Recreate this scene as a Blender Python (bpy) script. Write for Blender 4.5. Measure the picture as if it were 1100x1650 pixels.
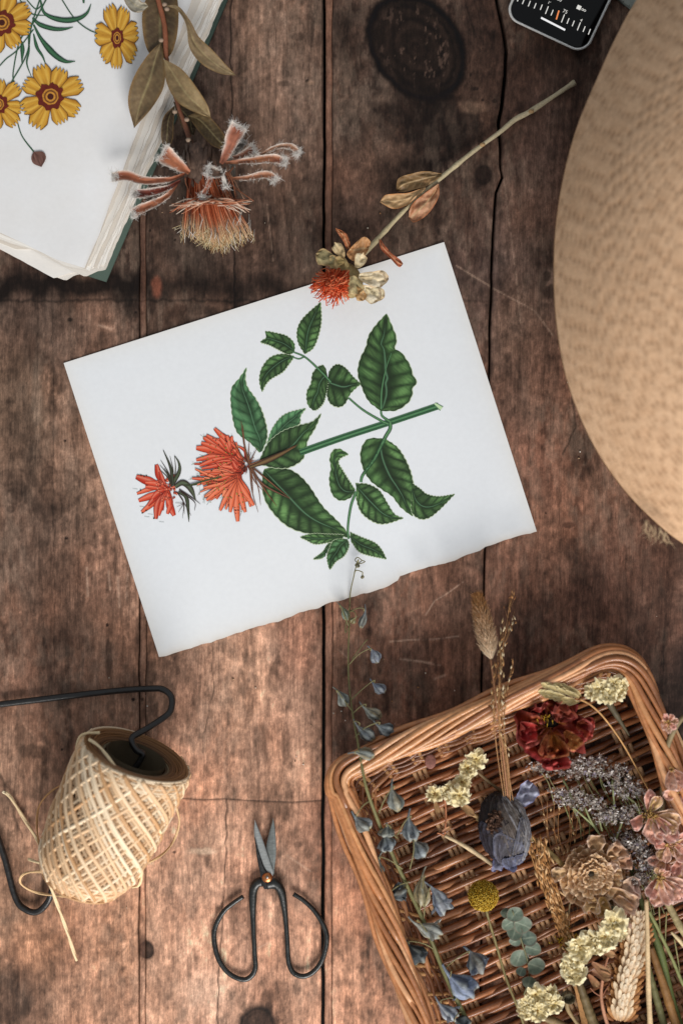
import bpy, math, random
import numpy as np
from mathutils import Vector, Matrix, noise as mnoise
for o in list(bpy.data.objects): bpy.data.objects.remove(o)
SC = bpy.context.scene
S = 0.00045          # metres per photograph pixel on the table
H = 0.95             # camera height
# ---------------------------------------------------------------- camera
cam = bpy.data.cameras.new('camera'); camo = bpy.data.objects.new('camera', cam)
SC.collection.objects.link(camo); SC.camera = camo
camo.location = (0, 0, H); camo.rotation_euler = (0, 0, 0)
cam.sensor_fit = 'VERTICAL'; cam.sensor_height = 36; cam.sensor_width = 24
cam.lens = 36*H/(1650*S); cam.clip_start = 0.02; cam.clip_end = 50
cam.dof.use_dof = True; cam.dof.focus_distance = H-0.012; cam.dof.aperture_fstop = 2.4
# ---------------------------------------------------------------- light
world = bpy.data.worlds.new('World'); SC.world = world; world.use_nodes = True
bg = world.node_tree.nodes['Background']; bg.inputs[0].default_value = (0.90, 0.95, 1.0, 1); bg.inputs[1].default_value = 0.38
def area(name, loc, target, size, sizey, power, col):
    l = bpy.data.lights.new(name, 'AREA'); l.shape = 'RECTANGLE'; l.size = size; l.size_y = sizey
    l.energy = power; l.color = col
    o = bpy.data.objects.new(name, l); SC.collection.objects.link(o); o.location = loc
    o.rotation_euler = (Vector(target)-Vector(loc)).to_track_quat('-Z', 'Y').to_euler()
    return o
area('window_light', (0.52, -2.35, 1.62), (0, -0.1, 0), 1.7, 1.3, 97, (1.0, 0.97, 0.93))
SC.view_settings.view_transform = 'Standard'; SC.view_settings.look = 'None'
SC.view_settings.exposure = 0.22; SC.view_settings.gamma = 1.0; SC.view_settings.use_curve_mapping = False
SC.render.engine = 'CYCLES'
# ---------------------------------------------------------------- helpers
RNG = np.random.default_rng(7); random.seed(7)
def P(x, y, z=0.0):
    """photo pixel + height -> world position (the place under that pixel at height z)"""
    f = (H-z)/H
    return np.array([(x-550)*S*f, (825-y)*S*f, z])
def PP(pts, z=0.0):
    """list of (x,y) or (x,y,z) -> world path"""
    return np.array([P(p[0], p[1], p[2] if len(p) > 2 else z) for p in pts])
def zm(ox, oy, k):
    return lambda L: [((p[0]/k+ox), (p[1]/k+oy)) + tuple(p[2:]) for p in L]
def rgb(h):
    h = h.lstrip('#'); c = [int(h[i:i+2], 16)/255 for i in (0, 2, 4)]
    return np.array([(v/12.92 if v <= .04045 else ((v+.055)/1.055)**2.4) for v in c])
def resample(path, n):
    path = np.asarray(path, float)
    d = np.r_[0, np.cumsum(np.linalg.norm(np.diff(path, axis=0), axis=1))]
    t = np.linspace(0, d[-1], n)
    return np.stack([np.interp(t, d, path[:, k]) for k in range(path.shape[1])], 1)
def smooth(path, n=None, it=2, closed=False):
    """Catmull-Rom through the points"""
    p = np.asarray(path, float)
    if len(p) < 3: return resample(p, n or 8)
    q = np.vstack([p[-1:], p, p[:2]]) if closed else np.vstack([2*p[0]-p[1], p, 2*p[-1]-p[-2]])
    out = []
    m = len(p) if closed else len(p)-1
    for i in range(m):
        a, b, c, d = q[i:i+4]
        for t in np.linspace(0, 1, 8, endpoint=False):
            out.append(0.5*((2*b)+(-a+c)*t+(2*a-5*b+4*c-d)*t*t+(-a+3*b-3*c+d)*t**3))
    out.append(p[0] if closed else p[-1])
    out = np.array(out)
    return resample(out, n) if n else out
def h2(ix, iy, s=0):
    n = (ix.astype(np.int64)*374761393 + iy.astype(np.int64)*668265263 + s*1442695041) & 0xffffffff
    n = ((n ^ (n >> 13))*1274126177) & 0xffffffff
    n = (n ^ (n >> 16)) & 0xffffffff
    return n/4294967295.0
def vn(x, y, s=0):
    x = np.asarray(x, float); y = np.asarray(y, float)
    ix = np.floor(x); iy = np.floor(y); fx = x-ix; fy = y-iy
    fx = fx*fx*(3-2*fx); fy = fy*fy*(3-2*fy)
    a = h2(ix, iy, s); b = h2(ix+1, iy, s); c = h2(ix, iy+1, s); d = h2(ix+1, iy+1, s)
    return (a+(b-a)*fx)+((c+(d-c)*fx)-(a+(b-a)*fx))*fy
def fbm(x, y, s=0, o=4, g=0.5):
    v = 0; a = 1; t = 0
    for k in range(o):
        v = v+a*vn(x*2**k+17.3*k, y*2**k+9.1*k, s+k); t += a; a *= g
    return v/t
def sstep(a, b, x):
    t = np.clip((x-a)/(b-a), 0, 1); return t*t*(3-2*t)
def mixc(a, b, t):
    t = np.asarray(t)[..., None]; return a*(1-t)+b*t
class MB:
    def __init__(s): s.v = []; s.c = []; s.f = []; s.n = 0
    def add(s, v, f, c):
        v = np.asarray(v, float).reshape(-1, 3); c = np.asarray(c, float)
        if c.ndim == 1: c = np.tile(c, (len(v), 1))
        s.v.append(v); s.c.append(c.reshape(-1, 3)); s.f.append(np.asarray(f, int)+s.n); s.n += len(v); return s
    def grid(s, V, c, wrap=False):
        V = np.asarray(V, float); n, m = V.shape[:2]
        idx = np.arange(n*m).reshape(n, m)
        if wrap: idx = np.concatenate([idx, idx[:, :1]], 1)
        f = np.stack([idx[:-1, :-1], idx[1:, :-1], idx[1:, 1:], idx[:-1, 1:]], -1).reshape(-1, 4)
        c = np.asarray(c, float)
        if c.ndim == 2: c = np.repeat(c[:, None, :], m, 1)
        return s.add(V, f, c)
    def tube(s, path, r, c, k=8, caps=True, flat=1.0, up=None, twist=0.0):
        p = np.asarray(path, float); n = len(p)
        r = np.broadcast_to(np.asarray(r, float), (n,)).copy()
        t = np.gradient(p, axis=0); t /= np.linalg.norm(t, axis=1)[:, None]+1e-12
        nrm = np.zeros((n, 3)); u = np.array([0, 0, 1.0]) if up is None else np.asarray(up, float)
        if abs(t[0]@u) > .95: u = np.array([1.0, 0, 0])
        for i in range(n):
            u = u-(u@t[i])*t[i]; u = u/(np.linalg.norm(u)+1e-12); nrm[i] = u
        b = np.cross(t, nrm)
        a = np.linspace(0, 2*math.pi, k, endpoint=False)[None, :]+np.linspace(0, twist, n)[:, None]
        V = p[:, None, :]+r[:, None, None]*(flat*np.cos(a)[:, :, None]*nrm[:, None, :]+np.sin(a)[:, :, None]*b[:, None, :])
        c = np.asarray(c, float)
        if c.ndim == 1: c = np.tile(c, (n, 1))
        if caps:
            V = np.concatenate([np.repeat(p[:1, None], k, 1), V, np.repeat(p[-1:, None], k, 1)], 0)
            c = np.concatenate([c[:1], c, c[-1:]], 0)
        return s.grid(V, c, wrap=True)
    def ellipsoid(s, ctr, rad, c, R=None, n=8, m=10):
        th = np.linspace(0.001, math.pi-0.001, n); ph = np.linspace(0, 2*math.pi, m, endpoint=False)
        V = np.stack([np.sin(th)[:, None]*np.cos(ph)[None], np.sin(th)[:, None]*np.sin(ph)[None], np.repeat(np.cos(th)[:, None], m, 1)], -1)*np.asarray(rad)
        if R is not None: V = V@np.asarray(R).T
        return s.grid(V+np.asarray(ctr), c, wrap=True)
    def poly(s, pts, z0, z1, c):
        """prism from a convex-ish outline in world xy"""
        pts = np.asarray(pts, float)[:, :2]; n = len(pts); ctr = pts.mean(0)
        V = np.vstack([np.c_[pts, np.full(n, z0)], np.c_[pts, np.full(n, z1)], [[*ctr, z1]], [[*ctr, z0]]])
        f = []
        for i in range(n):
            j = (i+1) % n
            f += [[i, j, n+j, n+i], [n+i, n+j, 2*n, 2*n], [j, i, 2*n+1, 2*n+1]]
        return s.add(V, f, c)
    def box(s, ctr, dim, c, rot=0.0):
        d = np.asarray(dim)/2; q = np.array([[-1,-1],[1,-1],[1,1],[-1,1]])*d[:2]
        cs, sn = math.cos(rot), math.sin(rot); q = q@np.array([[cs, sn], [-sn, cs]])+np.asarray(ctr)[:2]
        return s.poly(q, ctr[2]-d[2], ctr[2]+d[2], c)
    def build(s, name, mat, parent=None, loc=None, smooth=True, kind=None):
        V = np.concatenate(s.v); C = np.concatenate(s.c)
        if parent is not None: base = np.array(parent['_w'])
        else: base = np.array(loc if loc is not None else (V[:, 0].mean(), V[:, 1].mean(), V[:, 2].min()))
        F = np.concatenate(s.f)
        tri = F[:, 2] == F[:, 3]
        me = bpy.data.meshes.new(name)
        ls = np.where(tri, 3, 4); start = np.r_[0, np.cumsum(ls)[:-1]]
        keep = np.ones(F.shape, bool); keep[tri, 3] = False
        loops = F[keep]
        me.vertices.add(len(V)); me.vertices.foreach_set('co', (V-base).astype('f').ravel())
        me.loops.add(len(loops)); me.loops.foreach_set('vertex_index', loops.astype('i'))
        me.polygons.add(len(F)); me.polygons.foreach_set('loop_start', start.astype('i'))
        me.polygons.foreach_set('loop_total', ls.astype('i'))
        me.polygons.foreach_set('use_smooth', np.full(len(F), smooth))
        at = me.color_attributes.new('Col', 'FLOAT_COLOR', 'POINT')
        at.data.foreach_set('color', np.c_[np.clip(C, 0, 1), np.ones(len(C))].astype('f').ravel())
        me.update(calc_edges=True); me.validate(clean_customdata=False)
        me.materials.append(mat)
        o = bpy.data.objects.new(name, me); SC.collection.objects.link(o)
        if parent is not None:
            o.parent = parent; o['_w'] = list(base)
        else:
            o.location = base; o['_w'] = list(base)
        return o
def thing(name, label, cat, loc, group=None, kind=None):
    o = bpy.data.objects.new(name, None); SC.collection.objects.link(o); o.empty_display_size = .01
    o.location = tuple(loc); o['_w'] = [float(v) for v in loc]
    return tag(o, label, cat, group, kind)
def tag(o, label=None, cat=None, group=None, kind=None):
    if label: o['label'] = label
    if cat: o['category'] = cat
    if group: o['group'] = group
    if kind: o['kind'] = kind
    return o
# ---------------------------------------------------------------- materials
def mat(name, rough=0.6, spec=0.4, noise=0.25, nscale=900, stretch=(1, 1, 1), bump=0.3, bscale=1500, bdist=0.0004, trans=0.0, metal=0.0, coat=0.0, sheen=0.0, rvar=0.1, pores=0.0):
    m = bpy.data.materials.new(name); m.use_nodes = True; nt = m.node_tree; N = nt.nodes; L = nt.links
    b = N['Principled BSDF']; out = N['Material Output']
    at = N.new('ShaderNodeAttribute'); at.attribute_name = 'Col'
    tc = N.new('ShaderNodeTexCoord'); mp = N.new('ShaderNodeMapping'); mp.inputs['Scale'].default_value = stretch
    L.new(tc.outputs['Object'], mp.inputs['Vector'])
    n1 = N.new('ShaderNodeTexNoise'); n1.inputs['Scale'].default_value = nscale; n1.inputs['Detail'].default_value = 4
    L.new(mp.outputs[0], n1.inputs['Vector'])
    mr = N.new('ShaderNodeMapRange'); mr.inputs['From Min'].default_value = .25; mr.inputs['From Max'].default_value = .75
    mr.inputs['To Min'].default_value = 1-noise; mr.inputs['To Max'].default_value = 1+noise
    L.new(n1.outputs['Fac'], mr.inputs['Value'])
    vm = N.new('ShaderNodeVectorMath'); vm.operation = 'SCALE'
    L.new(at.outputs['Color'], vm.inputs[0]); L.new(mr.outputs[0], vm.inputs['Scale'])
    L.new(vm.outputs[0], b.inputs['Base Color'])
    if pores:
        prev = vm; 
        for sc_, st_, lo_, hi_, amt in ((2600, (1, .035, 1), .56, .66, pores), (520, (1, .07, 1), .28, .72, -.36), (1300, (1, .6, 1), .3, .7, -.27), (800, (1, .3, 1), .61, .68, .22), (230, (1, .45, 1), .46, .60, -.20), (190, (1, .5, 1), .58, .66, .24)):
            mp2 = N.new('ShaderNodeMapping'); mp2.inputs['Scale'].default_value = st_; L.new(tc.outputs['Object'], mp2.inputs['Vector'])
            n3 = N.new('ShaderNodeTexNoise'); n3.inputs['Scale'].default_value = sc_; n3.inputs['Detail'].default_value = 9; n3.inputs['Roughness'].default_value = .74; L.new(mp2.outputs[0], n3.inputs['Vector'])
            q = N.new('ShaderNodeMapRange'); q.inputs['From Min'].default_value = lo_; q.inputs['From Max'].default_value = hi_
            q.inputs['To Min'].default_value = 1 if amt > 0 else 1+amt; q.inputs['To Max'].default_value = 1-amt if amt > 0 else 1-amt*.9; L.new(n3.outputs['Fac'], q.inputs['Value'])
            v2 = N.new('ShaderNodeVectorMath'); v2.operation = 'SCALE'; L.new(prev.outputs[0], v2.inputs[0]); L.new(q.outputs[0], v2.inputs['Scale']); L.new(v2.outputs[0], b.inputs['Base Color']); prev = v2
    b.inputs['Specular IOR Level'].default_value = spec; b.inputs['Metallic'].default_value = metal
    b.inputs['Coat Weight'].default_value = coat; b.inputs['Sheen Weight'].default_value = sheen
    r = N.new('ShaderNodeMapRange'); r.inputs['To Min'].default_value = max(0.02, rough-rvar); r.inputs['To Max'].default_value = min(1, rough+rvar)
    L.new(n1.outputs['Fac'], r.inputs['Value']); L.new(r.outputs[0], b.inputs['Roughness'])
    if bump:
        n2 = N.new('ShaderNodeTexNoise'); n2.inputs['Scale'].default_value = bscale; n2.inputs['Detail'].default_value = 3
        L.new(mp.outputs[0], n2.inputs['Vector'])
        bp = N.new('ShaderNodeBump'); bp.inputs['Strength'].default_value = bump; bp.inputs['Distance'].default_value = bdist
        L.new(n2.outputs['Fac'], bp.inputs['Height']); L.new(bp.outputs[0], b.inputs['Normal'])
    if trans:
        t = N.new('ShaderNodeBsdfTranslucent'); L.new(vm.outputs[0], t.inputs['Color'])
        mx = N.new('ShaderNodeMixShader'); mx.inputs[0].default_value = trans
        L.new(b.outputs[0], mx.inputs[1]); L.new(t.outputs[0], mx.inputs[2]); L.new(mx.outputs[0], out.inputs['Surface'])
    return m
M = {}
M['wood'] = mat('weathered_wood', rough=.6, spec=.16, noise=.22, nscale=1400, stretch=(1, .12, 1), bump=.45, bscale=2300, bdist=.0005, rvar=.18, pores=.45)
M['paper'] = mat('cream_paper', rough=.75, spec=.2, noise=.02, nscale=300, bump=.12, bscale=900, bdist=.0002)
M['ink'] = mat('printing_ink', rough=.6, spec=.25, noise=.10, nscale=1800, bump=.0)
M['petal'] = mat('dried_petal', rough=.6, spec=.3, noise=.28, nscale=500, bump=.5, bscale=900, bdist=.0006, trans=.22)
M['fluff'] = mat('soft_fluff', rough=.8, spec=.1, noise=.05, bump=0, trans=.5)
M['leaf'] = mat('dried_leaf', rough=.55, spec=.35, noise=.22, nscale=350, bump=.4, bscale=900, bdist=.0005, trans=.12)
M['stem'] = mat('dried_stem', rough=.6, spec=.3, noise=.2, nscale=700, bump=.4, bscale=1500)
M['wicker'] = mat('varnished_willow', rough=.36, spec=.5, noise=.22, nscale=260, bump=.3, bscale=700, bdist=.0005, coat=.15)
M['fibre'] = mat('pale_fibre', rough=.7, spec=.2, noise=.15, nscale=900, bump=.2, trans=.15)
M['twine'] = mat('paper_twine', rough=.5, spec=.4, noise=.18, nscale=1200, bump=.5, bscale=2500)
M['iron'] = mat('black_iron', rough=.38, spec=.6, noise=.5, nscale=260, bump=.5, bscale=500, bdist=.0004, metal=.2, coat=.06, rvar=.16)
M['steel'] = mat('brushed_steel', rough=.34, spec=.5, noise=.12, nscale=900, stretch=(.2, 1, 1), bump=.15, metal=.85)
M['cloth'] = mat('green_bookcloth', rough=.8, spec=.2, noise=.15, nscale=1500, bump=.5, bscale=2200)
# ---------------------------------------------------------------- the table: boards of old wood
def seg_dist(X, Y, pts):
    d = np.full(X.shape, 1e9)
    for (x0, y0), (x1, y1) in zip(pts[:-1], pts[1:]):
        dx, dy = x1-x0, y1-y0; t = np.clip(((X-x0)*dx+(Y-y0)*dy)/(dx*dx+dy*dy+1e-9), 0, 1)
        d = np.minimum(d, np.hypot(X-x0-t*dx, Y-y0-t*dy))
    return d
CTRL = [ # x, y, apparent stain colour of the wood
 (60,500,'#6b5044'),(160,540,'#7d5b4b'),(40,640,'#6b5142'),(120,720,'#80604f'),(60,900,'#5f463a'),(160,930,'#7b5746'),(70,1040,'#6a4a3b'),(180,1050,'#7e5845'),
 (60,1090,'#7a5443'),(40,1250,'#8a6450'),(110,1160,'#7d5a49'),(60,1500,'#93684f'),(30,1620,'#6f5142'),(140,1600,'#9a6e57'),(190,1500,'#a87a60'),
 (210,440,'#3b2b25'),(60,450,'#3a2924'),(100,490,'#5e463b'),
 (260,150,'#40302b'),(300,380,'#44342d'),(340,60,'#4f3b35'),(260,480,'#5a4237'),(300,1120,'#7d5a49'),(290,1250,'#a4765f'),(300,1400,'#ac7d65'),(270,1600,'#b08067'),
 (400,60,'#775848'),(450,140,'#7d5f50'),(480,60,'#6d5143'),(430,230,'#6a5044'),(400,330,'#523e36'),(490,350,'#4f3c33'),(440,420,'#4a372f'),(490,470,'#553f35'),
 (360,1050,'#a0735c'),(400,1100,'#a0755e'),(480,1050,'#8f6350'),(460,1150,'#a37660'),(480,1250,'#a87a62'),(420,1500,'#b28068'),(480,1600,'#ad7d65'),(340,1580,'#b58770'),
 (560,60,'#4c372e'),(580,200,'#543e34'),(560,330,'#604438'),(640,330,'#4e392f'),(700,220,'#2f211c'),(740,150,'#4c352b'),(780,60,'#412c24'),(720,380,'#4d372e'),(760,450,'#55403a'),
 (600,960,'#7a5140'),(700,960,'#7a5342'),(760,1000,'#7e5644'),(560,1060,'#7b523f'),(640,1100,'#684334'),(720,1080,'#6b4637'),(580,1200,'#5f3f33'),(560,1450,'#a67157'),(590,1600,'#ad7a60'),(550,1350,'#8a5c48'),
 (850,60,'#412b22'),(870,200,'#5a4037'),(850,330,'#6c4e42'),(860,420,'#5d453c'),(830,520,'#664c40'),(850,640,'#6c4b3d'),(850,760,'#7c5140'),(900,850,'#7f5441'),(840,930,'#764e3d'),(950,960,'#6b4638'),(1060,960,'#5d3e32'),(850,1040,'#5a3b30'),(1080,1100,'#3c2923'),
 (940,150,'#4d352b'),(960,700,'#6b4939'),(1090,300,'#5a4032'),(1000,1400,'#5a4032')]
def wood_color(X, Y, seed):
    wob = (fbm(X/60, Y/90, 90+seed)-.5)*60
    num = 0; den = 0
    for cx, cy, h in CTRL:
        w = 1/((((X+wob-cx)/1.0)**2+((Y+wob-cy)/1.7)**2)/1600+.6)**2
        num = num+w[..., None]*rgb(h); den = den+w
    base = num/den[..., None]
    # grain coordinate bends round the knots
    U = X.copy()
    for cx, cy, rx, ry in ((672, 75, 92, 105), (778, 282, 20, 26), (415, 1655, 34, 40), (236, 1531, 11, 14)):
        dx, dy = X-cx, Y-cy; a = -.35 if rx > 80 else 0
        r2 = ((dx-a*dy*.6)/rx)**2+(dy/ry)**2+.05
        U = U-dx*np.minimum(1, 1/r2**1.1)*.96
    U = U+(fbm(X/150, Y/400, 31+seed)-.5)*46
    V = Y+seed*531.0
    g1 = fbm(U/15, V/420, 3+seed, 3); g2 = fbm(U/4.2, V/140, 11+seed, 3); g3 = fbm(U/1.7, V/45, 19+seed, 2)
    mot = fbm(X/9, Y/12, 23, 4, .65); bl = fbm(X/55, Y/80, 41+seed, 4, .6); fine = vn(X/2.1, Y/3.2, 57)
    f = 1.12+(g1-.5)*.75+(g2-.5)*.5+(g3-.5)*.45+(mot-.5)*1.3+(fine-.5)*.22
    # ageing: dark and worn blotches
    f *= 1-.42*sstep(.56, .78, bl)+.20*sstep(.50, .28, bl)
    f *= 1-.45*sstep(.64, .84, fbm(X/22, Y/60, 77+seed, 4, .62))
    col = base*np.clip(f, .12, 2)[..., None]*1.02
    red = (fbm(X/40, Y/70, 61+seed, 3)-.5)
    col = col*np.stack([1+red*.18, 1-red*.05, 1-red*.22], -1)
    film = sstep(.38, .66, fbm(X/13, Y/30, 141+seed, 5, .66))*sstep(.3, .65, fbm(X/90, Y/140, 151+seed, 3)); col = mixc(col, col*.72+rgb('#a08676')*.30, film*.75)
    worn = sstep(.63, .72, fbm(X/26+.2*mot, Y/38, 83+seed, 5, .68))*sstep(.35, .6, mot)
    col = mixc(col, col*1.3+rgb('#5a4336')*.25, worn*.65)
    hgt = (g1-.5)*.5+(g2-.5)*.6+(g3-.5)*.3+(mot-.5)*.35
    # the seam of dark dirt across the left boards
    yb = 463+(fbm(X/30, X*0, 5)-.5)*40
    band = np.exp(-((Y-yb)/19)**2)*sstep(960, 700, X)*np.where(X > 236, .7, 1.15)*(.7+.5*fbm(X/14, Y/9, 66))
    band = np.where(X > 540, band*.45, band)
    col = mixc(col, rgb('#1c120f'), np.clip(band, 0, .93))
    e = np.exp(-((Y-484-(fbm(X/12, X*0, 8)-.5)*9)/2.2)**2)*sstep(900, 640, X)*.7; col = mixc(col, rgb('#15100e'), e*.8); hgt = hgt-e*.8
    # big knot
    def blob(cx, cy, rx, ry, rot, wb=.14):
        c, s_ = math.cos(rot), math.sin(rot); dx, dy = X-cx, Y-cy
        q = np.hypot((dx*c+dy*s_)/rx, (-dx*s_+dy*c)/ry)
        return q+(fbm(X/16, Y/16, 71)-.5)*wb*2
    q = blob(671, 76, 72, 96, -.62, .05)
    ring = .6+.8*fbm(q*14, X/60, 15, 2)
    kc = rgb('#2e201a')*(.65+.5*(.5+.5*np.cos(q*26+fbm(X/20, Y/20, 5)*5)))[..., None]*ring[..., None]
    kc = mixc(kc, rgb('#70554a'), (sstep(.62, .72, fbm(X/7, Y/20, 27, 4, .65))*.55*sstep(1, .5, q)))
    col = mixc(col, kc, sstep(1.05, .93, q))
    col = mixc(col, rgb('#130c0a'), np.exp(-((q-.93)/.10)**2)*.88)
    col = mixc(col, rgb('#1d1310'), sstep(1.62, 1.0, blob(700, 190, 66, 40, .45, .5))*.62)
    col = mixc(col, rgb('#1d1310'), sstep(1.6, .9, blob(625, 195, 36, 20, .7, .5))*.5)
    hgt = hgt-np.exp(-((q-.95)/.10)**2)*.6
    # small knots, holes, chips, dark patches
    for cx, cy, r, dk in ((778, 282, 12, .8), (236, 1531, 11, .95), (415, 1657, 27, .95)):
        qq = blob(cx, cy, r, r*1.15, 0, .1)
        col = mixc(col, rgb('#1c120f'), np.exp(-((qq-1)/.22)**2)*dk); col = mixc(col, rgb('#2b1c17'), sstep(1, .8, qq)*dk*.9)
        col = mixc(col, rgb('#2a1b16'), sstep(3.2, .9, qq)*.35)
    for cx, cy, rx, ry, d in ((495, 130, 3, 3, .9), (215, 1127, 3.2, 3.2, .9), (229, 1127, 3, 3, .9), (219, 503, 2.6, 2.6, .9), (229, 504, 2.6, 2.6, .9), (113, 515, 4, 4, .85), (105, 710, 2.4, 2.4, .9), (107, 867, 3, 3, .9), (173, 1007, 2.8, 2.8, .9),
            (100, 1208, 2.2, 2.2, .9), (281, 1373, 2.6, 2.6, .8), (303, 1241, 2.5, 2.5, .9), (242, 371, 2.5, 2.5, .9), (282, 386, 2.2, 2.2, .9), (915, 846, 10, 5, .75), (691, 1156, 3, 3, .5), (765, 143, 6, 3.5, .8), (777, 161, 2.4, 2, .8), (796, 163, 4, 4, .6),
            (505, 1400, 8, 6, .45), (480, 1361, 7, 5, .5), (430, 1610, 12, 20, .5), (433, 1625, 6, 14, .55), (380, 1415, 16, 10, .35), (30, 790, 15, 18, .45), (80, 750, 12, 10, .35), (75, 820, 22, 14, .38), (125, 845, 6, 20, .45), (18, 820, 8, 8, .5), (150, 810, 9, 10, .4),
            (100, 700, 30, 20, .2), (40, 700, 18, 50, .25), (175, 1060, 6, 30, .5), (185, 900, 4, 26, .4), (440, 1300, 12, 36, .5), (415, 1300, 8, 44, .45), (460, 1200, 8, 36, .45), (420, 1190, 18, 28, .5), (465, 1290, 6, 30, .4), (440, 1095, 10, 22, .4),
            (400, 1215, 26, 12, .35), (245, 455, 16, 14, .0), (885, 470, 14, 12, .6), (880, 445, 7, 9, .6), (710, 340, 16, 26, .4), (500, 45, 6, 40, .5), (480, 60, 12, 8, .5), (455, 135, 14, 6, .5), (520, 60, 3, 160, .5), (265, 470, 12, 30, .4), (320, 500, 24, 8, .4), (55, 1210, 22, 14, .5), (35, 1200, 8, 26, .4),
            (60, 1510, 26, 6, .35), (90, 1560, 20, 24, .25), (595, 1250, 60, 40, .35)):  # last patch darkens the boards round the basket's top left corner
        qq = blob(cx, cy, rx, ry, 0, .38 if rx > 4 else .05)
        t = sstep(1.15, .7, qq)*d*(np.clip(mot*1.7, .5, 1) if rx > 4 else 1); col = mixc(col, rgb('#1c1310'), t); hgt = hgt-t*(1.5 if rx < 4 else .3)
    for cx, cy, r in ((30, 775, 18), (80, 765, 13), (78, 815, 24), (148, 828, 11), (152, 760, 9), (24, 800, 12), (10, 770, 12), (62, 760, 22), (98, 790, 30)):
        qq = np.hypot(X-cx, (Y-cy)/1.1)/r+(fbm(X/11, Y/11, 171)-.5)*.35; col = mixc(col, rgb('#33231c'), np.exp(-((qq-1)/.10)**2)*.35+sstep(1.02, .9, qq)*.22)
    for cx, cy, rx, ry, d, h in ((252, 462, 9, 15, .7, '#8a4a34'), (500, 133, 6, 4, .6, '#a5806a'), (430, 205, 22, 60, .3, '#8d6a57'), (350, 1350, 30, 22, .35, '#c79b82'), (330, 1372, 24, 6, .5, '#d6b8a0'), (330, 1590, 34, 26, .4, '#cda38c'), (90, 1490, 30, 14, .3, '#b98468'), (320, 1440, 30, 30, .3, '#c0917a'),
            (760, 172, 24, 10, .35, '#a07a64'), (915, 850, 12, 26, .25, '#8f5a43'), (560, 1490, 14, 60, .3, '#c98f70'), (480, 1440, 28, 30, .3, '#c2927b'), (60, 640, 8, 60, .3, '#9a8373'), (190, 1400, 22, 60, .3, '#c39074'), (170, 1330, 20, 20, .25, '#c39074')):
        qq = blob(cx, cy, rx, ry, 0, .5); t = sstep(1.4, .5, qq)*d; col = mixc(col, rgb(h)*(.7+.6*mot)[..., None], t)
    # scratches (pale) and hair cracks (dark)
    for pts, w, d in (([(628, 1034), (660, 1031), (700, 1030), (738, 1025)], 1.2, .6), ([(645, 1062), (680, 1066), (708, 1072)], 1.6, .6), ([(686, 990), (700, 968), (722, 955), (745, 938)], 1.1, .6), ([(735, 428), (800, 468), (860, 500), (890, 540)], 1.1, .45), ([(800, 200), (834, 470), (838, 520)], 1.1, .3),
            ([(416, 1528), (434, 1518)], 1.1, .6), ([(462, 1378), (500, 1404)], 1.3, .5), ([(140, 915), (142, 960)], 2, .5), ([(175, 920), (178, 950)], 1.6, .5), ([(190, 930), (193, 980)], 2, .5), ([(206, 925), (204, 965)], 1.6, .5), ([(540, 1042), (560, 1060)], 1, .5), ([(700, 1094), (716, 1088)], 2, .4), ([(430, 330), (440, 420)], 1, .3), ([(160, 524), (180, 530)], 2, .5), ([(310, 1620), (322, 1600)], 2, .4)):
        col = mixc(col, rgb('#c5a28e'), np.exp(-(seg_dist(X, Y, pts)/w)**2)*d*.85*sstep(.25, .5, mot))
    for pts, w, d in (([(372, -60), (372, 130), (376, 300), (380, 540)], 1.5, .9), ([(441, 0), (446, 100), (440, 200), (470, 420)], 1.1, .4), ([(366, 1288), (364, 1360), (360, 1440), (352, 1560), (350, 1700)], 1.3, .8), ([(292, 1286), (330, 1289), (365, 1287), (400, 1290), (470, 1293), (519, 1290)], 1.5, .7),
            ([(445, 1290), (444, 1500), (448, 1700)], 1.0, .35), ([(345, 1000), (343, 1110), (330, 1180)], 1.1, .6), ([(748, 0), (758, 30), (766, 60)], 1.2, .6), ([(775, 1000), (777, 960)], 1, .4), ([(0, 1248), (20, 1300), (36, 1350)], 2.2, .55), ([(953, 940), (955, 1060)], 1.2, .4), ([(1008, 900), (1010, 1060)], 1.2, .4), ([(1070, 900), (1070, 1080)], 1.2, .4), ([(900, 700), (905, 1080)], 1.1, .3),
            ([(920, 640), (926, 690), (905, 732)], 1.6, .6), ([(84, 420), (86, 760), (90, 1100)], 1.0, .4), ([(150, 560), (152, 800)], 1, .3), ([(62, 480), (56, 760)], 1, .35)):
        wv = X+(vn(Y/14, Y*0, 2)-.5)*4
        t = np.exp(-(seg_dist(wv, Y, pts)/w)**2)*d; col = mixc(col, rgb('#120c0a'), t); hgt = hgt-t*1.2
    lum = col.mean(-1, keepdims=True); col = col*np.clip(lum/.125, .03, 4)**.17; lum = col.mean(-1, keepdims=True); col = lum+(col-lum)*.85
    return np.clip(col*np.array([1.02, 1.0, .92])*1.05, .004, .8), hgt
table = thing('table_top', None, None, (0, 0, 0), kind='structure')
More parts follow.
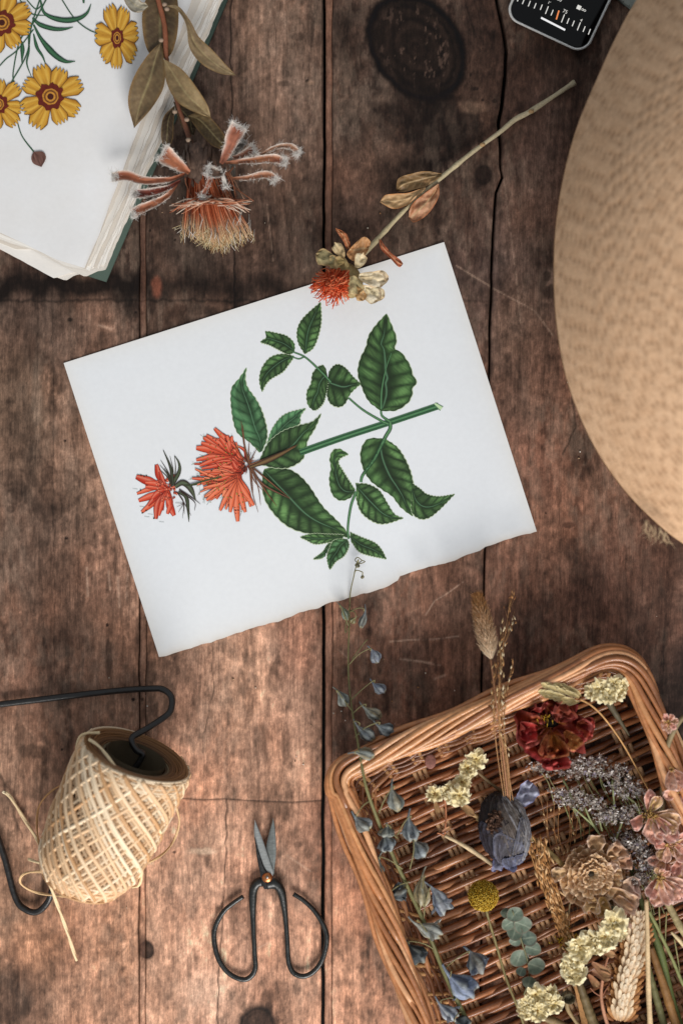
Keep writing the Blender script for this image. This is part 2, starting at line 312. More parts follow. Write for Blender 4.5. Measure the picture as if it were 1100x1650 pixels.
def board(xl, xr, seed, z=0.0, name='board', step=1.85, y0=0, y1=0, dark=None):
    Yr = np.r_[np.arange(-330, -16, 9.0), np.arange(-16, 1668, step), np.arange(1668, 1980, 9.0)]; y0, y1 = Yr[0], Yr[-1]
    L_ = np.interp(Yr, [p[1] for p in xl], [p[0] for p in xl]); R_ = np.interp(Yr, [p[1] for p in xr], [p[0] for p in xr])
    L_ = L_+(fbm(Yr/60, Yr*0, seed)-.5)*3; R_ = R_+(fbm(Yr/60, Yr*0, seed+1)-.5)*3
    wd = (R_-L_).max(); xs = np.linspace(0, wd, max(6, int(wd/step)))
    if L_[0] < -100: xs = np.r_[np.arange(0, -12-L_[0], 9.0), np.arange(-12-L_[0], wd-.5, step), wd]
    if R_[0] > 1200: k_ = 1112-L_[0]; xs = np.r_[np.arange(0, k_, step), np.arange(k_, wd, 9.0), wd]
    t = xs/wd; nx = len(t)
    X = L_[:, None]+(R_-L_)[:, None]*t; Y = np.repeat(Yr[:, None], nx, 1)
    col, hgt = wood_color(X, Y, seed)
    ed = np.minimum(X-L_[:, None], R_[:, None]-X)
    col = mixc(col, rgb('#1e1411'), np.exp(-(ed/1.4)**2)*.45)
    if dark is not None: col = mixc(col, rgb(dark[0]), np.full(X.shape, dark[1]))
    Z = z+hgt*.00022-np.exp(-ed/1.6)*.0006
    V = np.stack([(X-550)*S, (825-Y)*S, Z], -1)
    # turn the edges down
    lo = V[:, :1].copy(); lo[..., 2] = -.012; hi = V[:, -1:].copy(); hi[..., 2] = -.012
    V = np.concatenate([lo, V, hi], 1); col = np.concatenate([col[:, :1]*.3, col, col[:, -1:]*.3], 1)
    V = V[::-1]; col = col[::-1]
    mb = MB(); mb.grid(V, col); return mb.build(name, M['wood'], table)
c = lambda *p: list(p)
board([(-420, 0), (-420, 1650)], [(224.6, 0), (223.4, 1650)], 1)
board([(226, 0), (225, 1650)], [(235.3, 0), (234.4, 1650)], 2, z=-.0004, name='batten', dark=('#8f6450', .25))
board([(236, 0), (235, 1650)], [(520.5, 0), (517.5, 1650)], 3)
board([(524.5, 0), (523, 1650)], [(535.3, 0), (534.3, 1650)], 4, z=-.0006, name='batten', dark=('#a06f58', .35))
crackL = [(797, -260), (797, 0), (807, 50), (812, 80), (811, 120), (805, 170), (800, 200), (803, 240), (803, 268), (806, 285), (796, 310), (794, 340), (790, 420), (787, 500), (785, 620), (779, 900), (777, 990), (774, 1120), (772, 1910)]
crackR = [(x+(5.5 if y < 210 else 4 if y < 520 else 3), y) for x, y in crackL]
board([(535.6, 0), (534.6, 1650)], crackL, 5)
board(crackR, [(1560, 0), (1560, 1650)], 6)
mb = MB(); mb.box(P(550, 825, -.02), (1.6, 1.6, .012), rgb('#0c0807')); mb.build('dark_underlay', M['wood'], table)  # near-black sheet below the boards, its colour gives the gaps their shade
# ================================================================ botanical print on loose paper
INKZ = [0.0]
def loose_paper():
    Zp = .0006
    A, B, C_, D = (103, 585), (715, 390), (866, 862), (257, 1060)
    nu, nv = 120, 96
    uu = np.linspace(0, 1, nu)[:, None]; vv = np.linspace(0, 1, nv)[None]
    f = lambda a, b, c, d: a*(1-uu)*(1-vv)+b*uu*(1-vv)+c*uu*vv+d*(1-uu)*vv
    X = f(A[0], B[0], C_[0], D[0]); Y = f(A[1], B[1], C_[1], D[1])
    # deckled bottom edge, straight elsewhere
    rag = (fbm(uu*14, uu*0, 4, 4, .6)-.5)*9+(vn(uu*60, uu*0, 6)-.5)*2
    rag = rag+np.where(uu > .62, (uu-.62)*-9, 0)+3*sstep(.30, .305, uu)-6*sstep(.63, .64, uu)
    dx, dy = D[0]-A[0], D[1]-A[1]; ln = math.hypot(dx, dy)
    k = sstep(.93, 1, vv)*rag
    X = X+k*dx/ln; Y = Y+k*dy/ln
    Z = Zp+.0004+.0034*np.exp(-((uu-.50)/.03)**2)*sstep(.80, 1, vv)+.0026*np.exp(-((uu-.70)/.025)**2)*sstep(.86, 1, vv)+.0006*np.exp(-((uu-.62)/.02)**2)*sstep(.88, 1, vv)+.0018*np.exp(-((uu-.93)/.05)**2)*sstep(.86, 1, vv)+.0014*sstep(.10, 0, uu)*sstep(.85, 1, vv)+.0005*(fbm(uu*5, vv*4, 3)-.5)+.0008*sstep(.96, 1, uu)*sstep(.2, 0, vv)
    V = np.stack([(X-550)*S*(H-Z)/H, (825-Y)*S*(H-Z)/H, Z], -1)
    age = fbm(uu*3, vv*3, 44)
    edge = np.minimum(np.minimum(uu, 1-uu)*6, np.minimum(vv, 1-vv)*5)
    col = mixc(rgb('#dcdfe3')*np.ones((nu, nv, 1)), rgb('#d8d2c8'), np.clip(.75*np.exp(-edge*8)+.28*age, 0, 1)*.6)
    col = mixc(col, rgb('#b9a48f'), np.exp(-(1-vv)/.012)*.55*fbm(uu*22, vv, 9)+0*uu)
    t = thing('loose_print', 'white sheet printed with a red flower and green leaves, lying flat on the boards', 'paper', P(480, 725, 0))
    mb = MB(); mb.grid(V[:, ::-1], col[:, ::-1])
    # paper thickness: a rim skirt
    border = np.concatenate([V[:, 0], V[-1, 1:], V[::-1, -1][1:], V[0, ::-1][1:]])
    lo = border.copy(); lo[:, 2] = np.maximum(lo[:, 2]-.0005, .0001)
    mb.grid(np.stack([lo, border], 1), rgb('#d0ccc6'))
    mb.build('sheet', M['paper'], t)
    def zs(X, Y):
        """height of the sheet under a photo pixel"""
        e1 = np.array([B[0]-A[0], B[1]-A[1]]); e2 = np.array([D[0]-A[0], D[1]-A[1]])
        Mx = np.linalg.inv(np.stack([e1, e2], 1)); q = np.stack([X-A[0], Y-A[1]], -1)@Mx.T
        u, v = np.clip(q[..., 0], 0, 1)*(nu-1), np.clip(q[..., 1], 0, 1)*(nv-1)
        i = np.minimum(u.astype(int), nu-2); j = np.minimum(v.astype(int), nv-2); a = u-i; b = v-j
        return Z[i, j]*(1-a)*(1-b)+Z[i+1, j]*a*(1-b)+Z[i, j+1]*(1-a)*b+Z[i+1, j+1]*a*b
    return t, zs
PRT, zsheet = loose_paper()
def ink_v(X, Y, zf, lift):
    Z = zf(X, Y)+lift
    return np.stack([(X-550)*S*(H-Z)/H, (825-Y)*S*(H-Z)/H, Z], -1)
def leaf_print(mb, lo, up, zf, lift, fn, n=70, m=31):
    a = smooth(np.array(lo, float), n); b = smooth(np.array(up, float), n)
    t = np.linspace(0, 1, m)[None, :, None]
    G = a[:, None]*(1-t)+b[:, None]*t
    V = ink_v(G[..., 0], G[..., 1], zf, lift)
    s_ = np.linspace(0, 1, n)[:, None]; tt = np.linspace(-1, 1, m)[None]
    col = fn(s_+0*tt, tt+0*s_, G)
    # face up whichever way the outline was traced
    p = G[n//2]; q = G[n//2+1]; d = q[0]-p[0]; w = p[-1]-p[0]
    if d[0]*w[1]-d[1]*w[0] > 0: V = V[:, ::-1]; col = col[:, ::-1]
    mb.grid(V, col)
def strip_print(mb, path, w, zf, lift, fn, m=5, n=None):
    p = smooth(np.array(path, float)[:, :2], n or 30); d = np.gradient(p, axis=0); d /= np.linalg.norm(d, axis=1)[:, None]+1e-9
    nn = np.stack([-d[:, 1], d[:, 0]], 1); w = np.interp(np.linspace(0, 1, len(p)), np.linspace(0, 1, len(np.atleast_1d(w))), np.atleast_1d(w))
    leaf_print(mb, p-nn*w[:, None]/2, p+nn*w[:, None]/2, zf, lift, fn, n=len(p), m=m)
def green_fn(nv=8, light='#6c9458', dark='#182014', mid='#33502c', seed=0, split=0.0, slant=.9):
    LT, DK, MD = rgb(light), rgb(dark), rgb(mid)
    def fn(s, t, G):
        ph = s*nv-np.abs(t-split)*slant
        fr = ph-np.floor(ph)
        fr = fr+(vn(s*90, t*14, seed)-.5)*.10; veins = np.exp(-((fr-.0)/.13)**2)+np.exp(-((fr-1)/.13)**2)
        lit = np.sin(np.pi*np.clip(fr, 0, 1))**1.2*sstep(.12, .55, np.abs(t-split))*(1-sstep(.7, 1.0, np.abs(t)))
        lit = lit*(.35+.9*fbm(s*3+seed, t*2, 5+seed))*np.where(t > split, 1, .8)
        hatch = sstep(.25, .75, vn(s*130+t*22, t*5, 3))
        c = mixc(MD*np.ones(s.shape+(1,)), LT, np.clip(lit*(.55+.75*hatch), 0, 1))
        c = mixc(c, DK, np.clip(veins*.8, 0, 1)*(.3+.5*hatch))
        c = mixc(c, DK, sstep(.35, .0, np.abs(t-split))*.65)
        c = mixc(c, DK, sstep(.36, .62, fbm(s*3.1+seed, t*1.3+seed, 8))*.55)
        c = mixc(c, DK*.8, sstep(.93, 1, np.abs(t))*.9)
        c = mixc(c, rgb('#6fa078'), np.exp(-((t-split)/.028)**2)*.5*sstep(1, .7, s))
        return c
    return fn
def toothed(pts, amp=2.2, n=46, seed=0):
    p = smooth(np.array(pts, float), n); d = np.gradient(p, axis=0); d /= np.linalg.norm(d, axis=1)[:, None]+1e-9
    k = (np.arange(n) % 3 == 0)*amp; k[:3] = 0; k[-3:] = 0
    return p+np.stack([-d[:, 1], d[:, 0]], 1)*k[:, None]*1.0
Z5 = zm(340, 460, 2.619)
def pleaf(lo, up, seed, nv=7, light='#6c9458', zc=Z5, par=None, zf=None, split=0.0, mid='#33502c', lift=None):
    mb = MB(); par = par or PRT; zf = zf or zsheet; l = .000015*(1+seed % 9)+.00003 if lift is None else lift
    a, b = toothed(zc(lo), .9), toothed(zc(up), -.9)
    a2 = a.copy(); b2 = b.copy()
    c = (a+b)/2; a2 += (a-c)/(np.linalg.norm(a-c, axis=1)[:, None]+1e-6)*.8; b2 += (b-c)/(np.linalg.norm(b-c, axis=1)[:, None]+1e-6)*1.3
    leaf_print(mb, a2, b2, zf, l-.00001, lambda s, t, G: np.ones(s.shape+(1,))*rgb('#a9b896'), n=60, m=13)   # the pale register edge of the print
    leaf_print(mb, a, b, zf, l, green_fn(nv, light, seed=seed, split=split, mid=mid), n=110, m=41)
    return mb.build('printed_leaf', M['ink'], par)
pleaf([(715,530),(665,490),(635,430),(618,370),(628,310),(652,260),(665,210),(700,160),(740,118)], [(715,530),(780,528),(830,495),(848,460),(850,430),(868,410),(850,375),(838,335),(800,280),(775,268),(782,225),(765,175),(740,118)], 1, 10)
pleaf([(395,290),(368,245),(362,195),(378,150),(415,110),(462,70)], [(395,290),(430,265),(452,215),(465,150),(462,70)], 2, 8)
pleaf([(352,280),(350,245),(320,215),(280,203),(230,195),(236,218),(207,238)], [(352,280),(325,290),(285,270),(245,250),(207,238)], 3, 6)
pleaf([(350,298),(300,290),(250,305),(215,350),(205,400),(215,450)], [(350,300),(325,335),(300,365),(250,395),(225,425),(215,450)], 4, 7)
pleaf([(500,400),(495,370),(515,340),(540,333),(570,350),(600,385),(632,415)], [(500,400),(487,450),(500,495),(535,513),(565,500),(590,455),(632,415)], 5, 6)
pleaf([(490,390),(480,345),(460,340),(430,370),(422,415),(405,450),(408,500),(430,528)], [(495,400),(490,430),(475,490),(450,520),(430,528)], 6, 6)
pleaf([(235,670),(255,610),(290,560),(330,535),(400,518)], [(235,670),(290,650),(345,610),(375,580),(378,550),(400,518)], 7, 7, '#6a9868', mid='#4c7c54')
pleaf([(205,735),(240,665),(300,615),(370,590),(425,575),(465,540)], [(205,755),(270,770),(330,768),(385,735),(400,690),(410,650),(440,600),(465,540)], 8, 7)
pleaf([(205,705),(160,660),(110,620),(88,540),(85,440),(120,390),(150,345)], [(215,700),(235,650),(235,600),(215,530),(190,480),(155,430),(145,390),(150,345)], 9, 9, '#6a9868', split=.25, mid='#44704a')
pleaf([(225,775),(280,765),(350,785),(410,840),(470,930),(530,990),(570,1035),(590,1065)], [(220,785),(215,850),(235,920),(290,990),(350,1030),(430,1050),(520,1055),(590,1065)], 10, 10)
pleaf([(720,645),(660,650),(632,700),(638,760),(670,820),(720,860),(765,890),(800,935),(850,975)], [(740,650),(790,690),(830,760),(850,830),(848,890),(850,975)], 11, 8)
pleaf([(850,835),(885,860),(910,880),(960,890),(1028,880)], [(846,890),(845,955),(880,985),(920,980),(960,950),(1000,910),(1028,880)], 12, 6)
pleaf([(608,862),(590,895),(545,908),(510,880),(498,820),(505,770),(500,730),(515,695),(545,690),(580,712)], [(608,862),(580,820),(555,780),(538,750),(545,730),(580,712)], 13, 8)
pleaf([(608,835),(660,838),(710,865),(745,920),(775,965),(812,982)], [(612,850),(612,900),(635,960),(690,1000),(740,1005),(812,982)], 14, 8)
pleaf([(585,1040),(630,1060),(690,1085),(720,1115),(740,1155)], [(590,1080),(620,1120),(660,1138),(740,1155)], 15, 7)
pleaf([(560,1052),(490,1050),(430,1048),(375,1062)], [(555,1070),(500,1082),(440,1090),(400,1072),(375,1062)], 16, 6)
pleaf([(520,1070),(490,1095),(470,1125),(430,1155)], [(520,1100),(500,1130),(465,1150),(430,1155)], 18, 5, '#6a9868')
pleaf([(572,1070),(520,1075),(500,1110),(490,1150),(500,1200)], [(575,1072),(580,1100),(560,1140),(525,1165),(500,1200)], 17, 6, '#6a9868')
def stemfn(dark, light, lines=1):
    D_, L_ = rgb(dark), rgb(light)
    def fn(s, t, G):
        k = np.clip(.5+.5*np.cos(t*math.pi*lines*1.0), 0, 1)*(.8+.3*vn(s*60, t*4, 2))
        return mixc(mixc(D_*np.ones(s.shape+(1,)), L_, k), D_*.6, sstep(.8, 1, np.abs(t))*.8)
    return fn
mb = MB()
strip_print(mb, Z5([(375, 705), (560, 640), (760, 575), (960, 508)]), [11, 10.5, 10.5, 11], zsheet, .00020, stemfn('#20402c', '#55865a', 2), 25, 60)
strip_print(mb, Z5([(943, 498), (972, 520)]), [4, 9], zsheet, .00021, lambda s, t, G: mixc(rgb('#b8d0a4')*np.ones(s.shape+(1,)), rgb('#2f6046'), sstep(.5, .9, np.abs(t))), 9, 10)
for pts, w in (([(345,280),(400,305),(470,370),(505,408)], [2.4, 3.4, 3.6]), ([(580,475),(640,525),(715,570),(748,585)], [3, 4.2]), ([(716,530),(722,552),(755,575)], [3.4, 4.5]), ([(755,575),(755,605),(735,640),(690,730),(640,800),(632,830)], [6, 6, 4.5]), ([(612,870),(590,930),(577,1020),(580,1070)], [4.6, 4.2, 3.4]), ([(340, 300), (370, 310), (395, 300)], [2, 2.5]), ([(717, 522), (720, 440), (738, 350), (760, 285)], [3.6, 2.6, 1.2]), ([(640, 800), (690, 730), (735, 640)], [4, 4.6])):
    strip_print(mb, Z5(pts), w, zsheet, .00022, stemfn('#203f2b', '#5f8c5e'), 9, 30)
mb.build('printed_stem', M['ink'], PRT)
# printed flowers: tubes of red drawn one over another, each with its dark outline
def printed_flower(zc, k, petals, bracts, filaments, dots, name, par=PRT, zf=None, base=.00016):
    zf = zf or zsheet; mb = MB(); q = [base]
    def nxt(): q[0] += .0000015; return q[0]
    for pts in filaments: strip_print(mb, zc(pts), .5, zf, nxt(), lambda s, t, G: np.ones(s.shape+(1,))*rgb('#8d9a96'), 2, 8)
    for pts, w, c in petals:
        cc = rgb(c)
        strip_print(mb, zc(pts), np.array(w)/k+.9, zf, nxt(), lambda s, t, G: np.ones(s.shape+(1,))*rgb('#4a1712'), 3, 14)
        strip_print(mb, zc(pts), np.array(w)/k, zf, nxt(), lambda s, t, G: mixc(mixc(cc*np.ones(s.shape+(1,)), rgb('#e79b80'), np.exp(-((t-.3)/.3)**2)*.55*sstep(.1, .5, s)), rgb('#7c1d12'), np.clip(np.exp(-s/.18)*.7+sstep(.4, 1, -t)*.6, 0, 1)), 7, 16)
    for pts, w, c in bracts:
        strip_print(mb, zc(pts), np.array(w)/k, zf, nxt(), stemfn('#2a1a16', c), 7, 20)
    for x, y, r, c in dots:
        p = zc([(x, y)])[0]; a = np.linspace(0, 2*math.pi, 9)
        leaf_print(mb, [(p[0]-r, p[1]), (p[0]-r*.6, p[1]-r*.8), (p[0]+r*.6, p[1]-r*.8), (p[0]+r, p[1])], [(p[0]-r, p[1]), (p[0]-r*.6, p[1]+r*.8), (p[0]+r*.6, p[1]+r*.8), (p[0]+r, p[1])], zf, nxt(), lambda s, t, G: np.ones(s.shape+(1,))*rgb(c), 6, 4)
    return mb.build(name, M['ink'], par)
Z6 = zm(180, 640, 3.667)
R_ = random.Random(5)
pet = []; fil = []; dots = []
def tube_petal(x0, y0, x1, y1, w, c, bend=0):
    mx, my = (x0+x1)/2, (y0+y1)/2; nx, ny = -(y1-y0), (x1-x0)
    pet.append(([(x0, y0), (mx+nx*bend, my+ny*bend), (x1, y1)], [w*.3, w*.5, w*.75, w*1.1, w*.9, w*.5], c))
for i in range(74):   # upper whorl, reaching left and up
    a = math.radians(R_.uniform(150, 262)); r = R_.uniform(90, 285)*(1 if i < 30 else .85); cx, cy = 770+R_.uniform(-20, 20), 400+R_.uniform(-50, 50)
    x, y = cx+r*math.cos(a), cy+r*math.sin(a)*.78
    if y < 205: y = 205+R_.uniform(0, 40)
    tube_petal(cx, cy, x, y, R_.uniform(9, 25), R_.choice(['#c8452a', '#d65636', '#b93a22', '#dd6645']), R_.uniform(-.28, .28))
    if R_.random() < .55: fil.append([(x, y), (x-R_.uniform(8, 30), y-R_.uniform(-6, 22))]); dots.append((x-R_.uniform(-4, 12), y-R_.uniform(-8, 12), 1.0, R_.choice(['#8d8a3c', '#6b6a2c', '#2c2a1c'])))
for x, y, w in ((608,185,30),(545,240,34),(500,300,44),(680,228,34),(530,270,30),(500,372,26),(520,405,26),(560,225,26),(640,240,26)): tube_petal(720+R_.uniform(-40, 20), 350, x, y, w, '#cf4f30', .05)
for i in range(84):   # lower whorl, fanning down
    a = math.radians(R_.uniform(60, 200)); r = R_.uniform(90, 265); cx, cy = 745+R_.uniform(-25, 25), 470+R_.uniform(-20, 20)
    tube_petal(cx, cy, cx+r*math.cos(a)*.95, cy+r*math.sin(a)*.82, R_.uniform(9, 24), R_.choice(['#e0714a', '#d85f3b', '#e57f58', '#cf5233']), R_.uniform(-.1, .1))
    x, y = cx+r*math.cos(a)*.95, cy+r*math.sin(a)*.82
    if R_.random() < .6 and a > 1.3: fil.append([(x, y), (x-R_.uniform(-4, 20), y+R_.uniform(8, 40))]); dots.append((x-R_.uniform(-8, 12), y+R_.uniform(0, 14), 1.0, R_.choice(['#8d8a3c', '#6b6a2c', '#38331f'])))
for x, y, w in ((745,735,34),(700,680,28),(560,610,26),(640,670,26),(840,640,30),(790,680,28),(815,600,28)): tube_petal(745, 480, x, y, w, '#de6b45', .03)
br = []
for i in range(46):
    a = R_.uniform(0, 6.28); r = R_.uniform(25, 85); br.append(([(795+10*math.cos(a), 395+14*math.sin(a)), (795+r*math.cos(a)*.7, 395+r*math.sin(a))], [6, 2], R_.choice(['#7c2a1c', '#3a1a14', '#96402c', '#c05a3a'])))
for x, y in ((765,140),(720,262),(775,165),(1055,600),(975,645),(1100,280),(905,480),(880,640),(900,560),(940,600),(865,680),(835,590),(815,250),(860,300)):
    br.append(([(815, 400), ((815+x)/2+R_.uniform(-20, 20), (400+y)/2+10), (x, y)], [11, 10, 2] if x > 950 or y < 200 else [7, 6, 2], '#8a5a3e'))
br.append(([(815, 415), (930, 370), (1090, 290)], [14, 34, 26, 3], '#7a5f3c')); br.append(([(820, 430), (900, 520), (1050, 598)], [8, 16, 12, 2], '#7d5540'))
br.append(([(650, 468), (560, 492), (465, 520)], [8, 9, 10], '#4c5f3c'))
printed_flower(Z6, 3.667, pet, br, fil, dots, 'printed_flower')
pet, fil, dots, br = [], [], [], []
for x, y, w in ((265,398,36),(145,470,48),(150,570,24),(160,612,34),(178,680,30),(262,720,34),(370,700,38),(330,690,26),(200,530,26),(215,640,28),(240,600,30),(300,670,26),(260,500,30),(345,640,34),(200,505,28),(285,440,24),(280,700,22)):
    tube_petal(335, 540, x, y, w, R_.choice(['#c23a22', '#d04a2e', '#b5321d', '#d65a3a']), R_.uniform(-.15, .15))
for i in range(46):
    a = R_.uniform(0, 6.28); r = R_.uniform(0, 62); x, y = 330+r*math.cos(a), 535+r*1.3*math.sin(a); tube_petal(x, y, x+12*math.cos(a), y+12*math.sin(a), 15, R_.choice(['#c0452d', '#d86a4c', '#8a2416']))
for x, y in ((305,312),(345,348),(372,346),(290,372),(285,400),(282,425),(300,388),(310,420)): br.append(([(355, 530), ((355+x)/2+14, (530+y)/2), (x, y)], [7, 6, 2], '#3d3f2c'))
br += [([(362, 510), (400, 440), (398, 390), (372, 346)], [26, 24, 14, 3], '#4d5a40'), ([(375, 530), (420, 505), (465, 540), (498, 610)], [24, 36, 30, 3], '#56624a'), ([(395, 560), (440, 590), (452, 660), (457, 738)], [16, 24, 16, 3], '#46523c'), ([(365, 520), (350, 420), (305, 312)], [14, 16, 3], '#3f4a38'), ([(400, 545), (470, 590), (525, 632)], [8, 6, 2], '#3a2a22'), ([(410, 560), (490, 620), (490, 670)], [6, 6, 2], '#3a2a22')]
for x, y in ((420,715),(395,680),(385,650),(375,625),(430,690),(470,700)): br.append(([(385, 560), (425, 620), (x, y)], [5, 4, 1.5], '#3a2420'))
br.append(([(430, 520), (500, 515), (600, 478)], [10, 9, 9], '#3f5436'))
for x, y in ((175,462),(193,468),(207,465),(172,550),(205,670),(182,684),(250,716)): dots.append((x, y, 1.3, '#2e2c18'))
for x, y in ((125,540),(150,455),(165,645),(195,705),(280,735),(215,690)): fil.append([(x+30, y+(4)), (x, y)])
printed_flower(Z6, 3.667, pet, br, fil, dots, 'printed_flower', base=.0003)
# ================================================================ old book, top left
Z1 = zm(0, 0, 2.75)
BOOK = thing('botanical_book', 'thick green clothbound book with deckled pages, open at a page of printed yellow flowers', 'book', P(60, 120, 0))
def sheet_poly(mb, zc, right, bottom, z, zin, col, ragged=2.0, seed=0, curl=0.0, na=.0006):
    """a page: its right edge (top to corner) and lower edge (corner to left); runs on to the upper left beyond the photograph"""
    n, m = 90, 60
    r = resample(np.array(zc(right), float), n); b = resample(np.array(zc(bottom), float), m)
    d = np.gradient(r, axis=0); d /= np.linalg.norm(d, axis=1)[:, None]
    k = (fbm(np.arange(n)/3.0, np.zeros(n), seed, 4, .7)-.5)*ragged*2
    r = r+np.stack([-d[:, 1], d[:, 0]], 1)*k[:, None]
    k = (fbm(np.arange(m)/5.0, np.zeros(m), seed+9, 3, .6)-.5)*ragged*.5
    b = b+np.stack([0*k, k], 1); b[0] = r[-1]
    # Coons-like grid from corner outwards
    G = r[:, None]+(b-b[0])[None]
    u = np.linspace(0, 1, n)[:, None]; v = np.linspace(0, 1, m)[None]
    e = np.linalg.norm(b-b[0], axis=1)[None]      # distance from the right edge, px
    Z = z+(zin-z)*(1-np.exp(-e/70))+curl*np.exp(-((1-u)*n*6/60)**2-(e/60)**2)+0*u+(fbm(G[..., 0]/40, G[..., 1]/60, seed+5)-.5)*na
    V = np.stack([(G[..., 0]-550)*S*(H-Z)/H, (825-G[..., 1])*S*(H-Z)/H, Z], -1)
    C_ = np.ones((n, m, 1))*rgb(col)
    C_ = mixc(C_, rgb('#b5a592'), np.exp(-e/2.5)*.4*fbm(u*30, v, seed)+0*u)
    C_ = mixc(C_, rgb('#c9bfb2'), (fbm(G[..., 0]/50, G[..., 1]/50, 3)*.25))
    mb.grid(V, C_)
    bd = np.concatenate([V[:, 0], V[-1, 1:]]); lo = bd.copy(); lo[:, 2] -= .0012
    mb.grid(np.stack([bd, lo], 1), rgb('#cbc4ba'))
    return G, Z
# cover board
mb = MB()
cov = PP(Z1([(1150, -330), (470, 1248), (400, 1226), (-400, 880), (-900, 700), (-900, -400)]), .003)
mb.poly(cov[::-1], .0004, .0032, rgb('#414f47')); mb.build('cover', M['cloth'], BOOK)
# the block of leaves
NP = 17
for i in range(NP):
    t = i/(NP-1); q = t**1.15
    mb = MB(); z = .0036+.0135*t
    jr = R_.uniform(-12, 12); jb = R_.uniform(-16, 16)
    cor = (486-q*104+jr*.5, 1172+q*18+jb)
    if i < 3: cor = (470-i*9, 1196-i*16)
    right = [(1105-q*118+jr, -260), (985-q*150+jr, 0), (800-q*112+jr, 440), (610-q*80+jr, 860), cor]
    right[1] = (985-q*82+jr, 0); right[0] = (1100-q*60+jr, -260)
    bot = [cor, (cor[0]-140, cor[1]-62+jb*.3), (cor[0]-380, 1030-(1-t)*-75+jb), (-420, 850-(1-t)*-60+jb)]
    if i == 0: bot = [cor, (330, 1218), (292, 1243), (252, 1228), (120, 1165), (0, 1105), (-420, 900)]
    if i == 1: bot = [cor, (345, 1205), (306, 1213), (240, 1232), (120, 1168), (0, 1100), (-420, 890)]
    if i == 4: bot = [cor, (378, 1226), (300, 1190), (150, 1110), (0, 1062), (-420, 860)]
    if i == 7: bot = [cor, (400, 1196), (290, 1178), (140, 1092), (0, 1046), (-420, 850)]
    bot[-1] = (bot[-1][0], bot[-1][1])
    sheet_poly(mb, Z1, right, bot, z, z+.001, R_.choice(['#e6e3df', '#dad5ce', '#eceae6', '#d2cac0', '#f0eeea']), 2.4, i)
    mb.build('page', M['paper'], BOOK)
# page on top, gently rolling down to the fore edge
mb = MB()
ZT = .024
GT, ZTg = sheet_poly(mb, Z1, [(960, -260), (850, 0), (790, 170), (640, 500), (520, 820), (440, 1040), (375, 1188)], [(375, 1188), (250, 1150), (120, 1085), (0, 1030), (-420, 830)], .0185, ZT, '#dfdfe0', 1.0, 77, .002, .0001)
mb.build('page', M['paper'], BOOK)
def zbook(X, Y):
    # height of the top page under a photo pixel: distance to its right edge, as built
    r = resample(np.array(Z1([(960, -260), (850, 0), (790, 170), (640, 500), (520, 820), (440, 1040), (375, 1188)]), float), 90)
    xe = np.interp(Y, r[:, 1], r[:, 0]); e = np.clip((xe-X)*1.08, 0, 999)
    return .0185+(ZT-.0185)*(1-np.exp(-e/70))+.0001
def yfn(seed, c1='#d09c36', c2='#9c661e'):
    def fn(s, t, G):
        st = vn(t*7+seed, s*3, seed); c = mixc(rgb(c1)*np.ones(s.shape+(1,)), rgb(c2), np.clip(st*.75+sstep(.7, 1, np.abs(t))*.5, 0, 1))
        c = mixc(c, rgb('#e6be5a'), np.exp(-((np.abs(t)-.45)/.16)**2)*.5)
        return mixc(c, rgb('#5a3414'), sstep(.93, 1, np.abs(t))*.8)
    return fn
